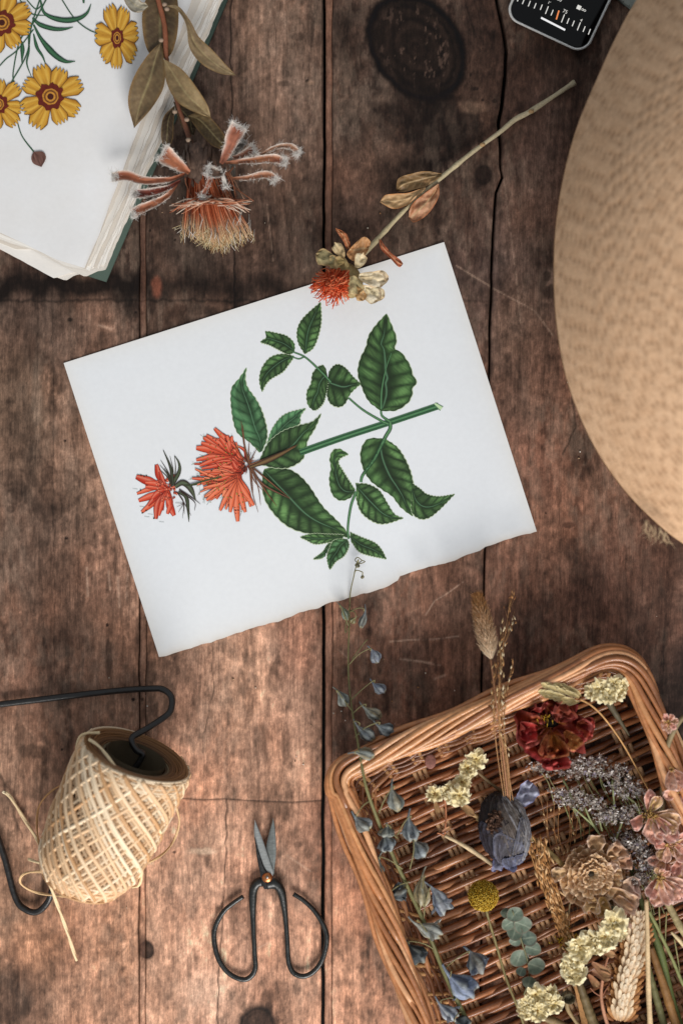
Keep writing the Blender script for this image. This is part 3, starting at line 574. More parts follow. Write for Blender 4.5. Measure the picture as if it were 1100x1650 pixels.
def yellow_flower(cx, cy, R, n, ring=60, squash=1.0, rot=0, seed=0, rx=1.0):
    mb = MB(); lift = .0002; c0 = Z1([(cx, cy)])[0]; k = 2.75
    for i in range(n):
        a = rot+2*math.pi*i/n+R_.uniform(-.08, .08); L = R*R_.uniform(.88, 1.06)/k; w = L*2*math.pi/n*.72*(1+.25*(n < 7))
        dx, dy = math.cos(a)*rx, math.sin(a)*squash; nx, ny = -math.sin(a)*rx, math.cos(a)*squash
        pt = lambda l, ww: (c0[0]+dx*l*L+nx*ww*w, c0[1]+dy*l*L+ny*ww*w)
        m_ = 25; ss = np.array([.12, .3, .5, .7, .85, .94, 1.0]); hw = np.array([.14, .27, .40, .50, .57, .58, .50])
        tt = np.linspace(-1, 1, m_); tooth = 1+.17*np.abs(np.sin((tt+1)*math.pi*2.0))-.06*np.abs(tt)**3
        G = np.array([[pt(s_*(1+(tooth[j]-1)*sstep(.6, 1, s_)), hw[q_]*tt[j]) for j in range(m_)] for q_, s_ in enumerate(ss)])
        n2 = 24; Gi = np.stack([smooth(G[:, j], n2) for j in range(m_)], 1)
        s2 = np.linspace(0, 1, n2)[:, None]+0*tt; t2 = tt[None]+0*s2
        for off, grow, fn in ((0, 1.035, lambda s, t, G: np.ones(s.shape+(1,))*rgb('#54361c')), (.00002, 1.0, yfn(seed+i))):
            ctr = Gi.mean((0, 1)); Gg = ctr+(Gi-ctr)*grow
            V = ink_v(Gg[..., 0], Gg[..., 1], zbook, lift+off+i*.00005)
            mb.grid(V[:, ::-1] if rx*squash > 0 else V, fn(s2, t2, Gi)[:, ::-1])
    def disc(r, c, l, jag=0):
        a = np.linspace(0, 2*math.pi, 41)[:-1]; rr = r/k*(1+jag*(vn(a*9, a*0, seed)-.5)+jag*.4*np.sin(a*n))
        X = c0[0]+np.outer([0.001, .4, .75, 1], np.cos(a)*rr)*rx; Y = c0[1]+np.outer([.001, .4, .75, 1], np.sin(a)*rr)*squash
        V = ink_v(X, Y, zbook, l); C_ = np.ones(X.shape+(1,))*rgb(c); C_ = mixc(C_, rgb(c)*.45, vn(X*1.4, Y*1.4, 3)*.8)
        mb.grid(V, C_, wrap=True)
    disc(ring, '#6d2418', .0009, .22); disc(ring*.62, '#c98a34', .00095, .06); disc(ring*.5, '#7c4a20', .00098); disc(ring*.38, '#d0903a', .0010); disc(ring*.24, '#4c1d14', .00105)
    return mb.build('printed_flower', M['ink'], BOOK)
mb = MB()
for pts, w in (([(180,0),(200,60),(270,88),(340,85),(385,60),(405,18)], [3, 5, 9, 10, 6, 1]), ([(145,80),(180,110),(240,128),(290,128),(325,120)], [3, 8, 8, 6, 1]), ([(150,110),(185,175),(240,240),(290,272),(335,272)], [3, 6, 11, 9, 1]), ([(150,150),(165,210),(190,250),(205,290)], [2, 6, 4, 1]), ([(125,120),(130,220),(120,280),(140,340)], [2, 3, 3, 1]),
        ([(80,170),(100,200),(98,280)], [2, 8, 1]), ([(270,-10),(330,80),(400,135),(475,157)], [2, 2, 2]), ([(210,-10),(150,100),(90,180),(60,320),(65,380)], [2.4, 2.4, 2]), ([(180,-10),(140,120),(120,240),(40,385)], [2.4, 2.4, 2]), ([(150,130),(80,220),(30,260),(0,292)], [2, 2, 2]), ([(78,540),(100,605),(150,672)], [2, 2, 2.6]), ([(90,0),(140,60),(210,70)], [2, 2.4, 1]), ([(370,-20),(372,14)], [6, 3]),
        ([(65, 460), (72, 500), (78, 545)], [2, 2]), ([(120, 0), (160, 40), (190, 20)], [2, 2])):
    w = np.array(w)*.9; strip_print(mb, Z1(pts), w, zbook, .0001+.00002*len(pts), stemfn('#183024', '#3f6b4a'), 7, 40)
mb.build('printed_stem', M['ink'], BOOK)
yellow_flower(225, 428, 126, 8, 58, rot=-.35, seed=1)
yellow_flower(10, 100, 114, 8, 56, rot=.2, seed=2)
yellow_flower(-8, 462, 104, 8, 44, rot=.1, seed=3)
yellow_flower(520, 168, 132, 7, 44, rx=.62, rot=-.25, seed=4)
mb = MB()
leaf_print(mb, Z1([(150,672),(140,700),(150,725),(185,740)]), Z1([(150,672),(190,672),(205,700),(185,740)]), zbook, .0006, lambda s, t, G: mixc(rgb('#3a211c')*np.ones(s.shape+(1,)), rgb('#7d5a50'), vn(t*5, s*3, 2)), 30, 20)
mb.build('printed_bud', M['ink'], BOOK)
# ================================================================ generic dried-plant pieces
def leaf3(mb, lo, up, fn, cup=.15, n=40, m=11, wav=.0008, seed=0, zo=0.0):
    """a thin curved blade between two traced edges [(x,y,z)..], px + metres"""
    a = smooth(np.array(lo, float), n); b = smooth(np.array(up, float), n)
    t = np.linspace(0, 1, m)[None, :, None]; G = a[:, None]*(1-t)+b[:, None]*t
    w = np.linalg.norm((a-b)[:, :2], axis=1)[:, None]*S
    tt = np.linspace(-1, 1, m)[None]; s_ = np.linspace(0, 1, n)[:, None]
    Z = G[..., 2]+zo+cup*w*(np.abs(tt)**1.5)+wav*(fbm(s_*5+seed, tt*1.5+seed, seed)-.5)*2
    V = np.stack([(G[..., 0]-550)*S*(H-Z)/H, (825-G[..., 1])*S*(H-Z)/H, Z], -1)
    col = fn(s_+0*tt, tt+0*s_, G)
    d = V[n//2+1, 0]-V[n//2, 0]; q = V[n//2, -1]-V[n//2, 0]
    if d[0]*q[1]-d[1]*q[0] < 0: V = V[:, ::-1]; col = col[:, ::-1]
    mb.grid(V, col)
def drycol(c1, c2, vein='#c8b48c', edge=None, nv=9, seed=0, vs=.35):
    A, B, W = rgb(c1), rgb(c2), rgb(vein)
    def fn(s, t, G):
        c = mixc(A*np.ones(s.shape+(1,)), B, np.clip(fbm(s*4+seed, t*2+seed, seed, 4)*1.6-.3, 0, 1))
        fr = (s*nv-np.abs(t)*1.2) % 1
        c = mixc(c, W, np.exp(-(t/.06)**2)*vs*1.6+np.exp(-((fr-.5)/.12)**2)*vs*.4)
        if edge is not None: c = mixc(c, rgb(edge), sstep(.78, 1, np.abs(t))*.9)
        return c
    return fn
def frame_of(d, up=(0, 0, 1)):
    d = np.asarray(d, float); d = d/np.linalg.norm(d); u = np.asarray(up, float)
    if abs(u@d) > .95: u = np.array([1.0, 0, 0])
    s = np.cross(d, u); s /= np.linalg.norm(s); return d, s, np.cross(s, d)
def petal(mb, p0, d, up, L, W, curl=.3, cup=.25, ruff=.1, c0='#c0a070', c1='#d0b080', edge=None, n=9, m=7, shape=1.0, seed=0, base=.25, tip=.35):
    d, s, u = frame_of(d, up); t = np.linspace(0, 1, n)[:, None]; x = np.linspace(-1, 1, m)[None]
    w = W/2*(base+(1-base)*np.sin(np.clip(t*.62*shape, 0, 1)*math.pi)**.8)*np.where(t > .75, 1-(1-tip)*((t-.75)/.25)**2, 1)
    a = curl*t
    along = L*t*(np.cos(a*.8)); lift = L*t*np.sin(a)+cup*w*np.abs(x)**1.6+ruff*W*(vn(t*5+seed, x*2.4+seed*1.7, int(seed) % 97)-.5)*(.3+t)
    V = np.asarray(p0)+along[..., None]*d+(w*x)[..., None]*s+lift[..., None]*u
    k = np.clip(t+(fbm(t*4+seed, x*2, int(seed) % 89)-.5)*.8, 0, 1)
    C_ = mixc(rgb(c0)*np.ones((n, m, 1)), rgb(c1), k)
    C_ = C_*(1+.25*(vn(x*6+seed, t*1.5, 4)-.5))[..., None]
    if edge is not None: C_ = mixc(C_, rgb(edge), np.clip(sstep(.7, 1, np.abs(x))+sstep(.85, 1, t), 0, 1)*.75)
    mb.grid(V, C_)
def rod(mb, pts, r, col, k=7, n=30, z=0.0, jit=.15, **kw):
    p = smooth(PP(pts, z), n); rr = np.interp(np.linspace(0, 1, n), np.linspace(0, 1, len(np.atleast_1d(r))), np.atleast_1d(r))*S
    rr = rr*(1+jit*(vn(np.arange(n)/2.5, np.zeros(n), int(abs(p[0, 0])*1e5) % 997)-.5))
    c = rgb(col) if isinstance(col, str) else col
    if isinstance(col, (tuple, list)): c = mixc(rgb(col[0])*np.ones((n, 1)), rgb(col[1]), np.linspace(0, 1, n))
    c = np.broadcast_to(c, (n, 3))*(1+.35*(fbm(np.arange(n)/3.0, np.zeros(n), 7)-.5))[:, None]
    mb.tube(p, rr, c, k=k, **kw); return p
# ================================================================ large dried protea lying over the book
ZP = zm(160, 0, 2.75)
PRO = thing('dried_protea', 'large dried protea with orange fibres and woolly ribbon bracts, half on the book', 'dried flower', P(300, 260, .02))
def zl(L, z): return [(x, y, z[i] if isinstance(z, (list, tuple)) else z) for i, (x, y) in enumerate(L)]
mb = MB(); rod(mb, [tuple(q) for q in np.column_stack([np.array(ZP([(250,-60),(262,0),(290,120),(300,270),(340,440),(375,540),(402,620),(420,680)])), [.034,.034,.034,.034,.031,.029,.027,.026]])], [4.2, 4, 4, 3.6, 3.2, 3.2, 4, 5], ('#8a5238', '#5f3c2c'), n=60)
for x, y in ((275,178),(300,40),(335,495),(388,530),(290,20),(395,620)): mb.ellipsoid(P(*ZP([(x, y)])[0], .035), np.array([6, 5, 5])*S*.7, rgb('#8f7a68'))
mb.build('stem', M['stem'], PRO)
LV = [ # left edge, right edge, colours, z base/tip
 ([(235,-80),(200,20),(190,90),(200,180),(225,240),(270,262)], [(330,-80),(350,20),(350,120),(335,200),(310,250),(270,262)], '#4a3a2a', '#68543a', .029, .028, 1),
 ([(270,190),(210,250),(150,350),(128,450),(155,568)], [(275,190),(285,250),(290,370),(240,470),(155,568)], '#574530', '#776245', .034, .030, 2),
 ([(285,265),(300,370),(350,455),(430,500),(495,522)], [(290,263),(370,310),(440,400),(482,470),(495,522)], '#745f42', '#96805c', .037, .034, 3),
 ([(300,28),(345,45),(385,110),(400,210),(450,280),(530,325),(608,335)], [(300,24),(352,28),(405,95),(440,160),(500,220),(560,285),(608,335)], '#6e5a42', '#8f7a5a', .038, .030, 4),
 ([(395,515),(440,580),(500,645),(562,665)], [(395,510),(460,500),(520,550),(560,612),(562,665)], '#3b2d1e', '#5c4a2c', .026, .022, 5),
 ([(330,470),(285,520),(275,600),(290,680)], [(335,472),(330,540),(325,620),(290,680)], '#38291d', '#4c3a28', .018, .012, 6),
 ([(330,450),(400,480),(440,520),(420,600)], [(330,455),(350,520),(380,580),(420,600)], '#2e2219', '#42321f', .016, .012, 8),
 ([(100,-30),(120,20),(150,52),(190,52),(218,28)], [(130,-40),(170,-10),(190,10),(205,12),(218,28)], '#8a8270', '#b5ad9c', .036, .036, 7)]
for lo, up, c1, c2, z0, z1, sd in LV:
    f = lambda L: [(x, y, z0+(z1-z0)*i/(len(L)-1)+.003*math.sin(math.pi*i/(len(L)-1))) for i, (x, y) in enumerate(ZP(L))]
    mb = MB(); leaf3(mb, f(lo), f(up), drycol(c1, c2, '#a3956a', '#7d6038', 11, sd, .3), cup=.14, n=46, m=17, wav=.0016, seed=sd)
    mb.build('leaf', M['leaf'], PRO)
hd = P(*ZP([(440, 690)])[0], .031)
mb = MB()
for i in range(60):
    a = R_.uniform(0, 6.28); e = R_.uniform(.1, 1.4); r = 30*S
    o = np.array([math.cos(a)*math.cos(e), math.sin(a)*math.cos(e)*.9, math.sin(e)*.7])
    petal(mb, hd+o*r*.85+np.array([0, R_.uniform(-6, 10)*S, 0]), np.array([o[0]*.4, -1, o[2]*.2]), o, 26*S, 19*S, curl=-.25, cup=-.3, c0='#3a2a22', c1='#6b5446', edge='#4a382e', seed=i)
mb.build('bract_base', M['leaf'], PRO)
mb = MB(); core = PP([(x, y, z) for (x, y), z in zip(ZP([(456, 745), (470, 810), (495, 900), (512, 990)]), (.026, .025, .022, .018))]); mb.tube(smooth(core, 14), np.array([16, 17, 18, 19, 18, 10])[np.linspace(0, 5, 14).astype(int)]*S, rgb('#4c2418'), k=14); mb.build('flower_core', M['fibre'], PRO)
def fuzz(mb, pts, n, ln, col, spread, r=.22):
    pts = np.asarray(pts)
    for i in range(n):
        p = pts[R_.randrange(len(pts))]+np.array([R_.gauss(0, 1), R_.gauss(0, 1), R_.gauss(0, .6)])*spread
        d = np.array([R_.gauss(0, 1), R_.gauss(0, 1), R_.gauss(0, .7)+.3]); d /= np.linalg.norm(d)
        L = ln*R_.uniform(.5, 1.2); q = np.stack([p, p+d*L*.5, p+d*L+np.array([R_.gauss(0, .2), R_.gauss(0, .2), 0])*L])
        mb.tube(q, [r*S, r*S, r*S*.4], rgb(col), k=3, caps=False)
mb = MB(); tips = []
for i in range(480):
    u = R_.gauss(0, .5); u = max(-1, min(1, u)); v = R_.random()
    z0 = .022+.014*math.sqrt(1-u*u)*v; L = R_.uniform(.82, 1.06)
    st = ZP([(455+u*55, 715+R_.uniform(0, 60))])[0]; en = ZP([(520+u*150+R_.uniform(-10, 10), (1078-abs(u)*45)*1.0)])[0]
    en = (st[0]+(en[0]-st[0])*L, st[1]+(en[1]-st[1])*L)
    mid = ((st[0]+en[0])/2+u*-3+R_.uniform(-3, 3), (st[1]+en[1])/2)
    ze = .010+.026*math.sqrt(1-u*u)*v
    c = mixc(rgb(R_.choice(['#a8502c', '#bd6440', '#8f4024', '#c87450', '#b05a38', '#cf8e6e']))*np.ones((12, 1)), rgb('#d8b48c'), sstep(.7, 1, np.linspace(0, 1, 12)))
    p = smooth(PP([(st[0], st[1], z0), (mid[0], mid[1], (z0+ze)/2+.003), (en[0], en[1], ze)]), 12)
    mb.tube(p, np.interp(np.linspace(0, 1, 12), [0, .6, 1], [R_.uniform(.6, 1.5), R_.uniform(.6, 1.5), .4])*S, c, k=4, flat=.5)
    tips.append(p[-1])
mb.build('fibre_tuft', M['fibre'], PRO)
mb = MB()
for i in range(460):
    p = tips[R_.randrange(len(tips))]; d = np.array([(p[0]-hd[0])*6+R_.gauss(0, .55), -1+R_.gauss(0, .25), R_.gauss(0, .35)]); d /= np.linalg.norm(d)
    L = R_.uniform(5, 15)*S; q = np.stack([p-d*L*.4, p+d*L*.3+np.array([R_.gauss(0, 1), 0, R_.gauss(0, 1)])*S, p+d*L+np.array([R_.gauss(0, 2.5), R_.gauss(0, 1), R_.gauss(0, 1)])*S])
    mb.tube(q, [.55*S, .45*S, .3*S], rgb(R_.choice(['#e0cda0', '#cdb084', '#eadcb8', '#b98e60'])), k=3, caps=False)
for i in range(90):
    p = tips[R_.randrange(len(tips))]+np.array([R_.gauss(0, 6), R_.uniform(6, 40), 4])*S; q = np.stack([p, p+np.array([R_.gauss(0, 2), -R_.uniform(8, 16), 0])*S, p+np.array([R_.gauss(0, 3), -R_.uniform(18, 26), 0])*S]); mb.tube(q, [.8*S, .9*S, .3*S], rgb('#d9cfc4'), k=3)
mb.build('tip_fringe', M['fibre'], PRO)
def ribbon(pts, w, z, c1='#b0623c', c2='#6b3420', woolly=1.0, tw=0):
    pts = ZP(pts); n = 30; p = smooth(PP(zl(pts, z)), n); mb = MB()
    t = np.gradient(p, axis=0); t /= np.linalg.norm(t, axis=1)[:, None]; s_ = np.cross(t, [0, 0, 1.0]); s_ /= np.linalg.norm(s_, axis=1)[:, None]
    ww = np.interp(np.linspace(0, 1, n), [0, .3, .8, 1], [.25, .6, 1, .9])*w*1.15/2.75/2*S; m = 9; x = np.linspace(-1, 1, m)[None, :, None]
    V = p[:, None]+s_[:, None]*x*ww[:, None, None]*(1+.25*(fbm(np.arange(n)[:, None, None]/4, x, int(w+len(pts)))-.5))
    V[..., 2] += np.abs(x[..., 0])**2*ww[:, None]*.35+.0022*(fbm(np.arange(n)[:, None]/5, x[0, :, 0][None]*1.5, int(pts[0][0]))-.5)
    C_ = mixc(rgb(c2)*.8*np.ones((n, m, 1)), rgb(c1)*.78, fbm(np.arange(n)[:, None]/14, x[0, :, 0][None]*5, 4)*2.4-.7)
    C_ = mixc(C_, rgb(c2)*.55, (np.exp(-((np.abs(x[0, :, 0])-.12*np.sin(np.arange(n)/4.0)[:, None])/.22)**2)*.75)); C_ = mixc(C_, rgb('#ddd2c6'), np.clip(sstep(.62, 1, np.abs(x[0, :, 0]))[None]*sstep(.05, .4, np.linspace(0, 1, n))[:, None]*.9+sstep(.93, 1, np.linspace(0, 1, n))[:, None], 0, 1)*woolly)
    mb.grid(V, C_); o = mb.build('bract', M['leaf'], PRO)
    fz = MB(); ed = np.concatenate([V[int(n*.25):, 0], V[int(n*.25):, -1]]); fuzz(fz, ed, int(90*woolly), 5*S, '#e6e0d8', .6*S); fuzz(fz, V[-3:].reshape(-1, 3), int(170*woolly), 7.5*S, '#efebe6', 1.2*S)
    f = fz.build('wool', M['fibre'], o); return o
ribbon([(385,768),(310,795),(200,802),(120,780),(58,786)], 38, [.034,.038,.038,.036,.034], '#bd7350', '#8a4a30')
ribbon([(360,800),(300,835),(220,855),(150,860)], 36, [.032,.033,.033,.031], '#8a3a24', '#4f2016')
ribbon([(345,815),(300,870),(225,910),(145,948)], 38, [.030,.030,.028,.025], '#bd7652', '#94573c')
ribbon([(400,765),(340,725),(300,695),(275,678)], 68, [.038,.044,.047,.048], '#c27a56', '#a05c3c')
ribbon([(540,725),(575,660),(595,610),(622,556)], 62, [.036,.042,.046,.048], '#b8745a', '#9a5a42')
ribbon([(560,722),(680,712),(760,705),(826,716)], 36, [.032,.034,.034,.032], '#c08058', '#8f5238')
ribbon([(700,700),(750,668),(800,650),(850,650),(884,684)], 24, [.033,.034,.034,.034,.030], '#b98a6c', '#97684c')
ribbon([(570,790),(650,790),(720,775),(760,780),(782,802)], 30, [.030,.031,.031,.030,.028], '#c68a68', '#9a6040')
ribbon([(590,700),(630,690),(690,662)], 40, [.026,.026,.024], '#8a5a44', '#6d4433')
ribbon([(520,730),(490,800),(455,880)], 16, [.042,.042,.04], '#b5745a', '#8f5038', .6)
ribbon([(560,740),(530,770),(480,755)], 40, [.042,.046,.048], '#6b5040', '#4c382c', 1.0)
ribbon([(535,735),(548,780),(562,832)], 16, [.044,.044,.042], '#ddd6ce', '#c5beb6', .3)
ribbon([(600,790),(590,690),(640,620)], 40, [.022,.022,.020], '#8f8478', '#5f554c', .3)
mb = MB()
for i in range(60):   # loose threads thrown out to both sides
    sgn = R_.choice([-1, 1]); x0 = 480+R_.uniform(-50, 50); x1 = 495+sgn*R_.uniform(80, 185); y1 = 905+R_.uniform(-25, 45)
    z = R_.uniform(.03, .042); pts = [tuple(q)+(zz,) for q, zz in zip(ZP([(x0, 885+R_.uniform(-20, 20)), ((x0+x1)/2, 895+R_.uniform(-15, 15)), (x1, y1)]), (z, z+.002, z-.004))]
    rod(mb, pts, [1.3, 1.1, .5], R_.choice(['#b57a5c', '#c9a088', '#d5c2b0', '#94543a']), k=4, n=9)
for i in range(40):
    x0 = 400+R_.uniform(0, 200); z = R_.uniform(.022, .036); rod(mb, [tuple(q)+(z,) for q in ZP([(x0, 740), (x0+R_.uniform(-30, 60), 800), (x0+R_.uniform(-40, 90), 860+R_.uniform(0, 60))])], [1.2, 1, .5], R_.choice(['#6d3c2a', '#a5694c', '#4d2a1e', '#c09478']), k=4, n=8)
mb.build('loose_threads', M['fibre'], PRO)
# ================================================================ safflower with long stem
ZS = zm(480, 100, 2.2917)
SAF = thing('dried_safflower', 'orange safflower on a long pale stem, its head on the loose print', 'dried flower', P(600, 400, .004))
mb = MB(); rod(mb, [q+(z,) for q, z in zip(ZS([(1020,75),(860,180),(800,212),(740,262),(640,335),(530,425),(500,450),(400,540),(320,625),(262,688),(215,730)]), (.004,.004,.005,.005,.006,.008,.008,.007,.009,.014,.018))], [4.6, 3.6, 4.6, 3.4, 3.4, 4.2, 3.6, 3.3, 3.4, 4.2, 5], ('#b7a98c', '#a99a78'), n=90, k=10, jit=.3)
for x, y in ((860,182),(680,305),(525,428)): mb.ellipsoid(P(*ZS([(x, y)])[0], .007), np.array([4.6, 3.4, 3])*S, rgb('#a3835c'))
mb.build('stem', M['stem'], SAF)
def zz(L, a, b): return [(x, y, a+(b-a)*i/(len(L)-1)) for i, (x, y) in enumerate(L)]
for lo, up, c1, c2, e, z0, z1, sd in (
 ([(530,412),(470,403),(420,412),(370,430),(362,475)], [(528,422),(480,455),(430,470),(390,480),(362,475)], '#5f4c2c', '#8f6a45', '#9c7a52', .010, .007, 11),
 ([(470,460),(410,482),(360,486),(320,492),(302,518)], [(470,468),(430,505),(400,530),(350,542),(302,518)], '#a08058', '#c09a70', '#b5763f', .012, .007, 12),
 ([(520,450),(518,500),(480,560),(430,592),(408,575)], [(515,450),(460,490),(425,520),(410,550),(408,575)], '#8f5636', '#c89a78', '#a4603a', .011, .006, 13),
 ([(262,690),(240,720),(205,735),(180,712),(190,690)], [(258,690),(268,665),(245,645),(215,665),(190,690)], '#9a6a40', '#b98a5e', '#a97b4e', .020, .024, 14),
 ([(180,690),(165,660),(142,625),(138,612)], [(195,690),(190,660),(175,630),(138,612)], '#8a4c2e', '#a5623a', '#8f5232', .022, .028, 15),
 ([(300,655),(305,690),(340,725),(372,757),(388,745)], [(305,655),(322,680),(350,710),(375,728),(388,745)], '#9a5030', '#b8694a', '#a55a38', .012, .014, 16)):
    mb = MB(); leaf3(mb, zz(ZS(lo), z0, z1), zz(ZS(up), z0, z1), drycol(c1, c2, '#c9ab80', e, 7, sd, .5), cup=.10, n=40, m=15, wav=.0032, seed=sd); mb.build('leaf', M['leaf'], SAF)
ax = np.array(P(*ZS([(205, 745)])[0], .018)); mb = MB()
mb.ellipsoid(P(*ZS([(180, 805)])[0], .014), np.array([31, 24, 22])*S, rgb('#a89468'), R=np.array(Matrix.Rotation(-1.0, 3, 'Z')), n=14, m=18)
for i, (x, y, tx, ty, L, W, c0, c1) in enumerate(((140,735,70,715,32,27,'#8f8460','#a89a70'),(170,720,148,690,26,18,'#b09468','#d8c49c'),(215,760,230,730,24,20,'#c9b48c','#e2d4b4'),(225,790,320,815,42,27,'#dccba8','#efe4cc'),
    (230,800,318,800,44,24,'#d0ba90','#e8dabd'),(225,830,300,880,38,26,'#dccdae','#eee4cc'),(215,830,240,880,24,18,'#b08a58','#d0a878'),(250,835,315,870,32,22,'#d9c9a2','#e8dab8'),(200,790,220,860,30,26,'#a89a70','#c9b98c'),(185,760,150,740,24,24,'#9a8658','#b8a070'),(170,735,120,740,26,20,'#a8905c','#b5a070'))):
    a = P(*ZS([(x, y)])[0], .026); b = P(*ZS([(tx, ty)])[0], .024); petal(mb, a, b-a, (0, 0, 1), L*S, W*S, curl=.15, cup=.15, ruff=.6, tip=.2, c0=c0, c1=c1, edge='#bd9a6a', seed=i+3, n=12, m=9)
mb.build('calyx', M['petal'], SAF)
mb = MB(); c0 = ZS([(165, 800)])[0]
for i in range(520):
    a = R_.uniform(0, 6.28); r = abs(R_.gauss(0, .55)); r = min(r, 1)
    st = np.array(P(c0[0]-6+R_.uniform(-20, 18), c0[1]+4+R_.uniform(-20, 20), .020+R_.uniform(0, .01)))
    e = ZS([(125+math.cos(a)*78*r, 830+math.sin(a)*72*r)])[0]; en = np.array(P(e[0], e[1], .016+.02*math.sqrt(max(0, 1-r*r))*R_.uniform(.7, 1.1)))
    mid = (st+en)/2+np.array([R_.gauss(0, 1.5), R_.gauss(0, 1.5), 3])*S; k2 = en+np.array([R_.gauss(0, 3), R_.gauss(0, 3), R_.gauss(0, 2)])*S
    mb.tube(np.stack([st, mid, en, k2]), np.array([.8, .9, .8, .4])*S, rgb(R_.choice(['#d9572e', '#c9461f', '#e2714a', '#b83a1c', '#e88a60'])), k=4)
mb.build('floret_tuft', M['fibre'], SAF)
# ================================================================ telephone in a clear case
ZH = zm(780, 0, 3.4375); PHA = math.radians(25.2)
e1 = np.array([math.cos(PHA), math.sin(PHA)]); e2 = np.array([-e1[1], e1[0]])   # along the lower edge; downwards (image axes)
PH = thing('smartphone', 'black smartphone in a clear case showing a ruler dial, cut off at the top edge', 'phone', P(910, 0, 0))
def ph(a, b): q = (a*e1+b*e2)/3.4375; return (780+q[0], q[1])
def rrect(a0, a1, b0, b1, r, n=12):
    pts = []
    for cx, cy, s0 in ((a1-r, b1-r, 0), (a0+r, b1-r, 90), (a0+r, b0+r, 180), (a1-r, b0+r, 270)):
        for i in range(n+1):
            t = math.radians(s0+90*i/n); pts.append((cx+r*math.cos(t), cy+r*math.sin(t)))
    return pts
def lathe_slab(mb, levels, c):
    """levels: (inset, z) stack of a rounded rectangle"""
    rings = []
    for (a0, a1, b0, b1, r, z) in levels: rings.append(PP([ph(*q)+(z,) for q in rrect(a0, a1, b0, b1, r)]))
    V = np.array(rings); V = np.concatenate([V, np.repeat(V[-1].mean(0)[None, None], V.shape[1], 1)], 0)
    mb.grid(V[:, ::-1], c, wrap=True)
glassm = bpy.data.materials.new('clear_case'); glassm.use_nodes = True; gb = glassm.node_tree.nodes['Principled BSDF']
gb.inputs['Base Color'].default_value = (.93, .91, .87, 1); gb.inputs['Roughness'].default_value = .18; gb.inputs['Transmission Weight'].default_value = .45; gb.inputs['IOR'].default_value = 1.45; gb.inputs['Specular IOR Level'].default_value = .8
M['clear'] = glassm
M['screen'] = mat('dark_screen_glass', rough=.08, spec=.25, noise=0, bump=0, rvar=.02)
scr = bpy.data.materials.new('lit_screen_marks'); scr.use_nodes = True; sb = scr.node_tree.nodes['Principled BSDF']
sa = scr.node_tree.nodes.new('ShaderNodeAttribute'); sa.attribute_name = 'Col'; scr.node_tree.links.new(sa.outputs['Color'], sb.inputs['Emission Color']); sb.inputs['Emission Strength'].default_value = .85; sb.inputs['Base Color'].default_value = (.02, .02, .02, 1)
A0, A1, B1, B0 = 134, 634, 40, -900
mb = MB(); lathe_slab(mb, [(A0+6, A1-6, B0, B1-6, 78, .0006), (A0, A1, B0-6, B1, 84, .002), (A0, A1, B0-6, B1, 84, .0095), (A0+4, A1-4, B0, B1-4, 80, .0108), (A0+9, A1-9, B0, B1-9, 76, .0108), (A0+13, A1-13, B0, B1-13, 73, .0100), (A0+14, A1-14, B0, B1-14, 72, .0095)], rgb('#d8d2c8')); mb.build('clear_case', M['clear'], PH)
mb = MB(); lathe_slab(mb, [(A0+15, A1-15, B0, B1-15, 70, .0094), (A0+15, A1-15, B0, B1-15, 70, .0099), (A0+17, A1-17, B0, B1-17, 68, .0103), (A0+19, A1-19, B0, B1-19, 67, .0104)], rgb('#060607')); mb.build('screen', M['screen'], PH)
mb = MB(); lathe_slab(mb, [(A0+17, A1-17, B0, B1-17, 70, .0012), (A0+16, A1-16, B0, B1-16, 70, .009)], rgb('#a09a90')); mb.build('body', M['steel'], PH)
# marks on the screen
mk = MB()
def bar(p, q, w, c, z=.01048):
    p = np.array(p, float); q = np.array(q, float); d = (q-p)/np.linalg.norm(q-p); nn = np.array([-d[1], d[0]])*w/2
    mk.add(PP([tuple(v)+(z,) for v in ZH([p-nn, q-nn, q+nn, p+nn])]), [[0, 3, 2, 1]], rgb(c))
for x, y, L in ((187,-6,28),(215,8,30),(248,20,32),(280,32,30),(314,40,30),(345,56,44),(374,70,32),(434,102,46),(462,116,32),(491,130,32),(522,146,46),(551,161,32),(580,176,32)):
    bar((x+L*.19, y-L*.48), (x-L*.19, y+L*.48), 5, '#e2e0da')
bar((412, 58), (397, 108), 8, '#f08a4c'); bar((313, 98), (446, 166), 11, '#efeff0'); mk.build('screen_marks', scr, PH)
def words(txt, x, y, size, name, parent, m, z, rot, thick=0.0):
    cu = bpy.data.curves.new(name, 'FONT'); cu.body = txt; cu.size = size; cu.align_x = 'CENTER'; cu.align_y = 'CENTER'; cu.extrude = thick
    ob = bpy.data.objects.new(name, cu); SC.collection.objects.link(ob); bpy.context.view_layer.update()
    me = bpy.data.meshes.new_from_object(ob.evaluated_get(bpy.context.evaluated_depsgraph_get())); bpy.data.objects.remove(ob)
    n = len(me.vertices); at = me.color_attributes.new('Col', 'FLOAT_COLOR', 'POINT'); c = np.tile(np.r_[rgb('#dcdad4'), 1], (n, 1)); at.data.foreach_set('color', c.astype('f').ravel())
    me.materials.clear(); me.materials.append(m); o = bpy.data.objects.new(name, me); SC.collection.objects.link(o)
    o.parent = parent; o.location = P(x, y, z)-np.array(parent['_w']); o.rotation_euler = (0, 0, rot); return o
ZT2 = zm(800, 0, 4.583)
for t_, x, y, s_ in (("1'", 385, 20, 24), ('75', 503, 86, 30), ('\u25a0\u221e', 622, 66, 34), ('4', 622, 150, 26), ('50', 462, -3, 28)):
    q = ZT2([(x, y)])[0]; words(t_, q[0], q[1], s_/4.583*S*1.25, 'screen_text', PH, scr, .0105, -PHA)
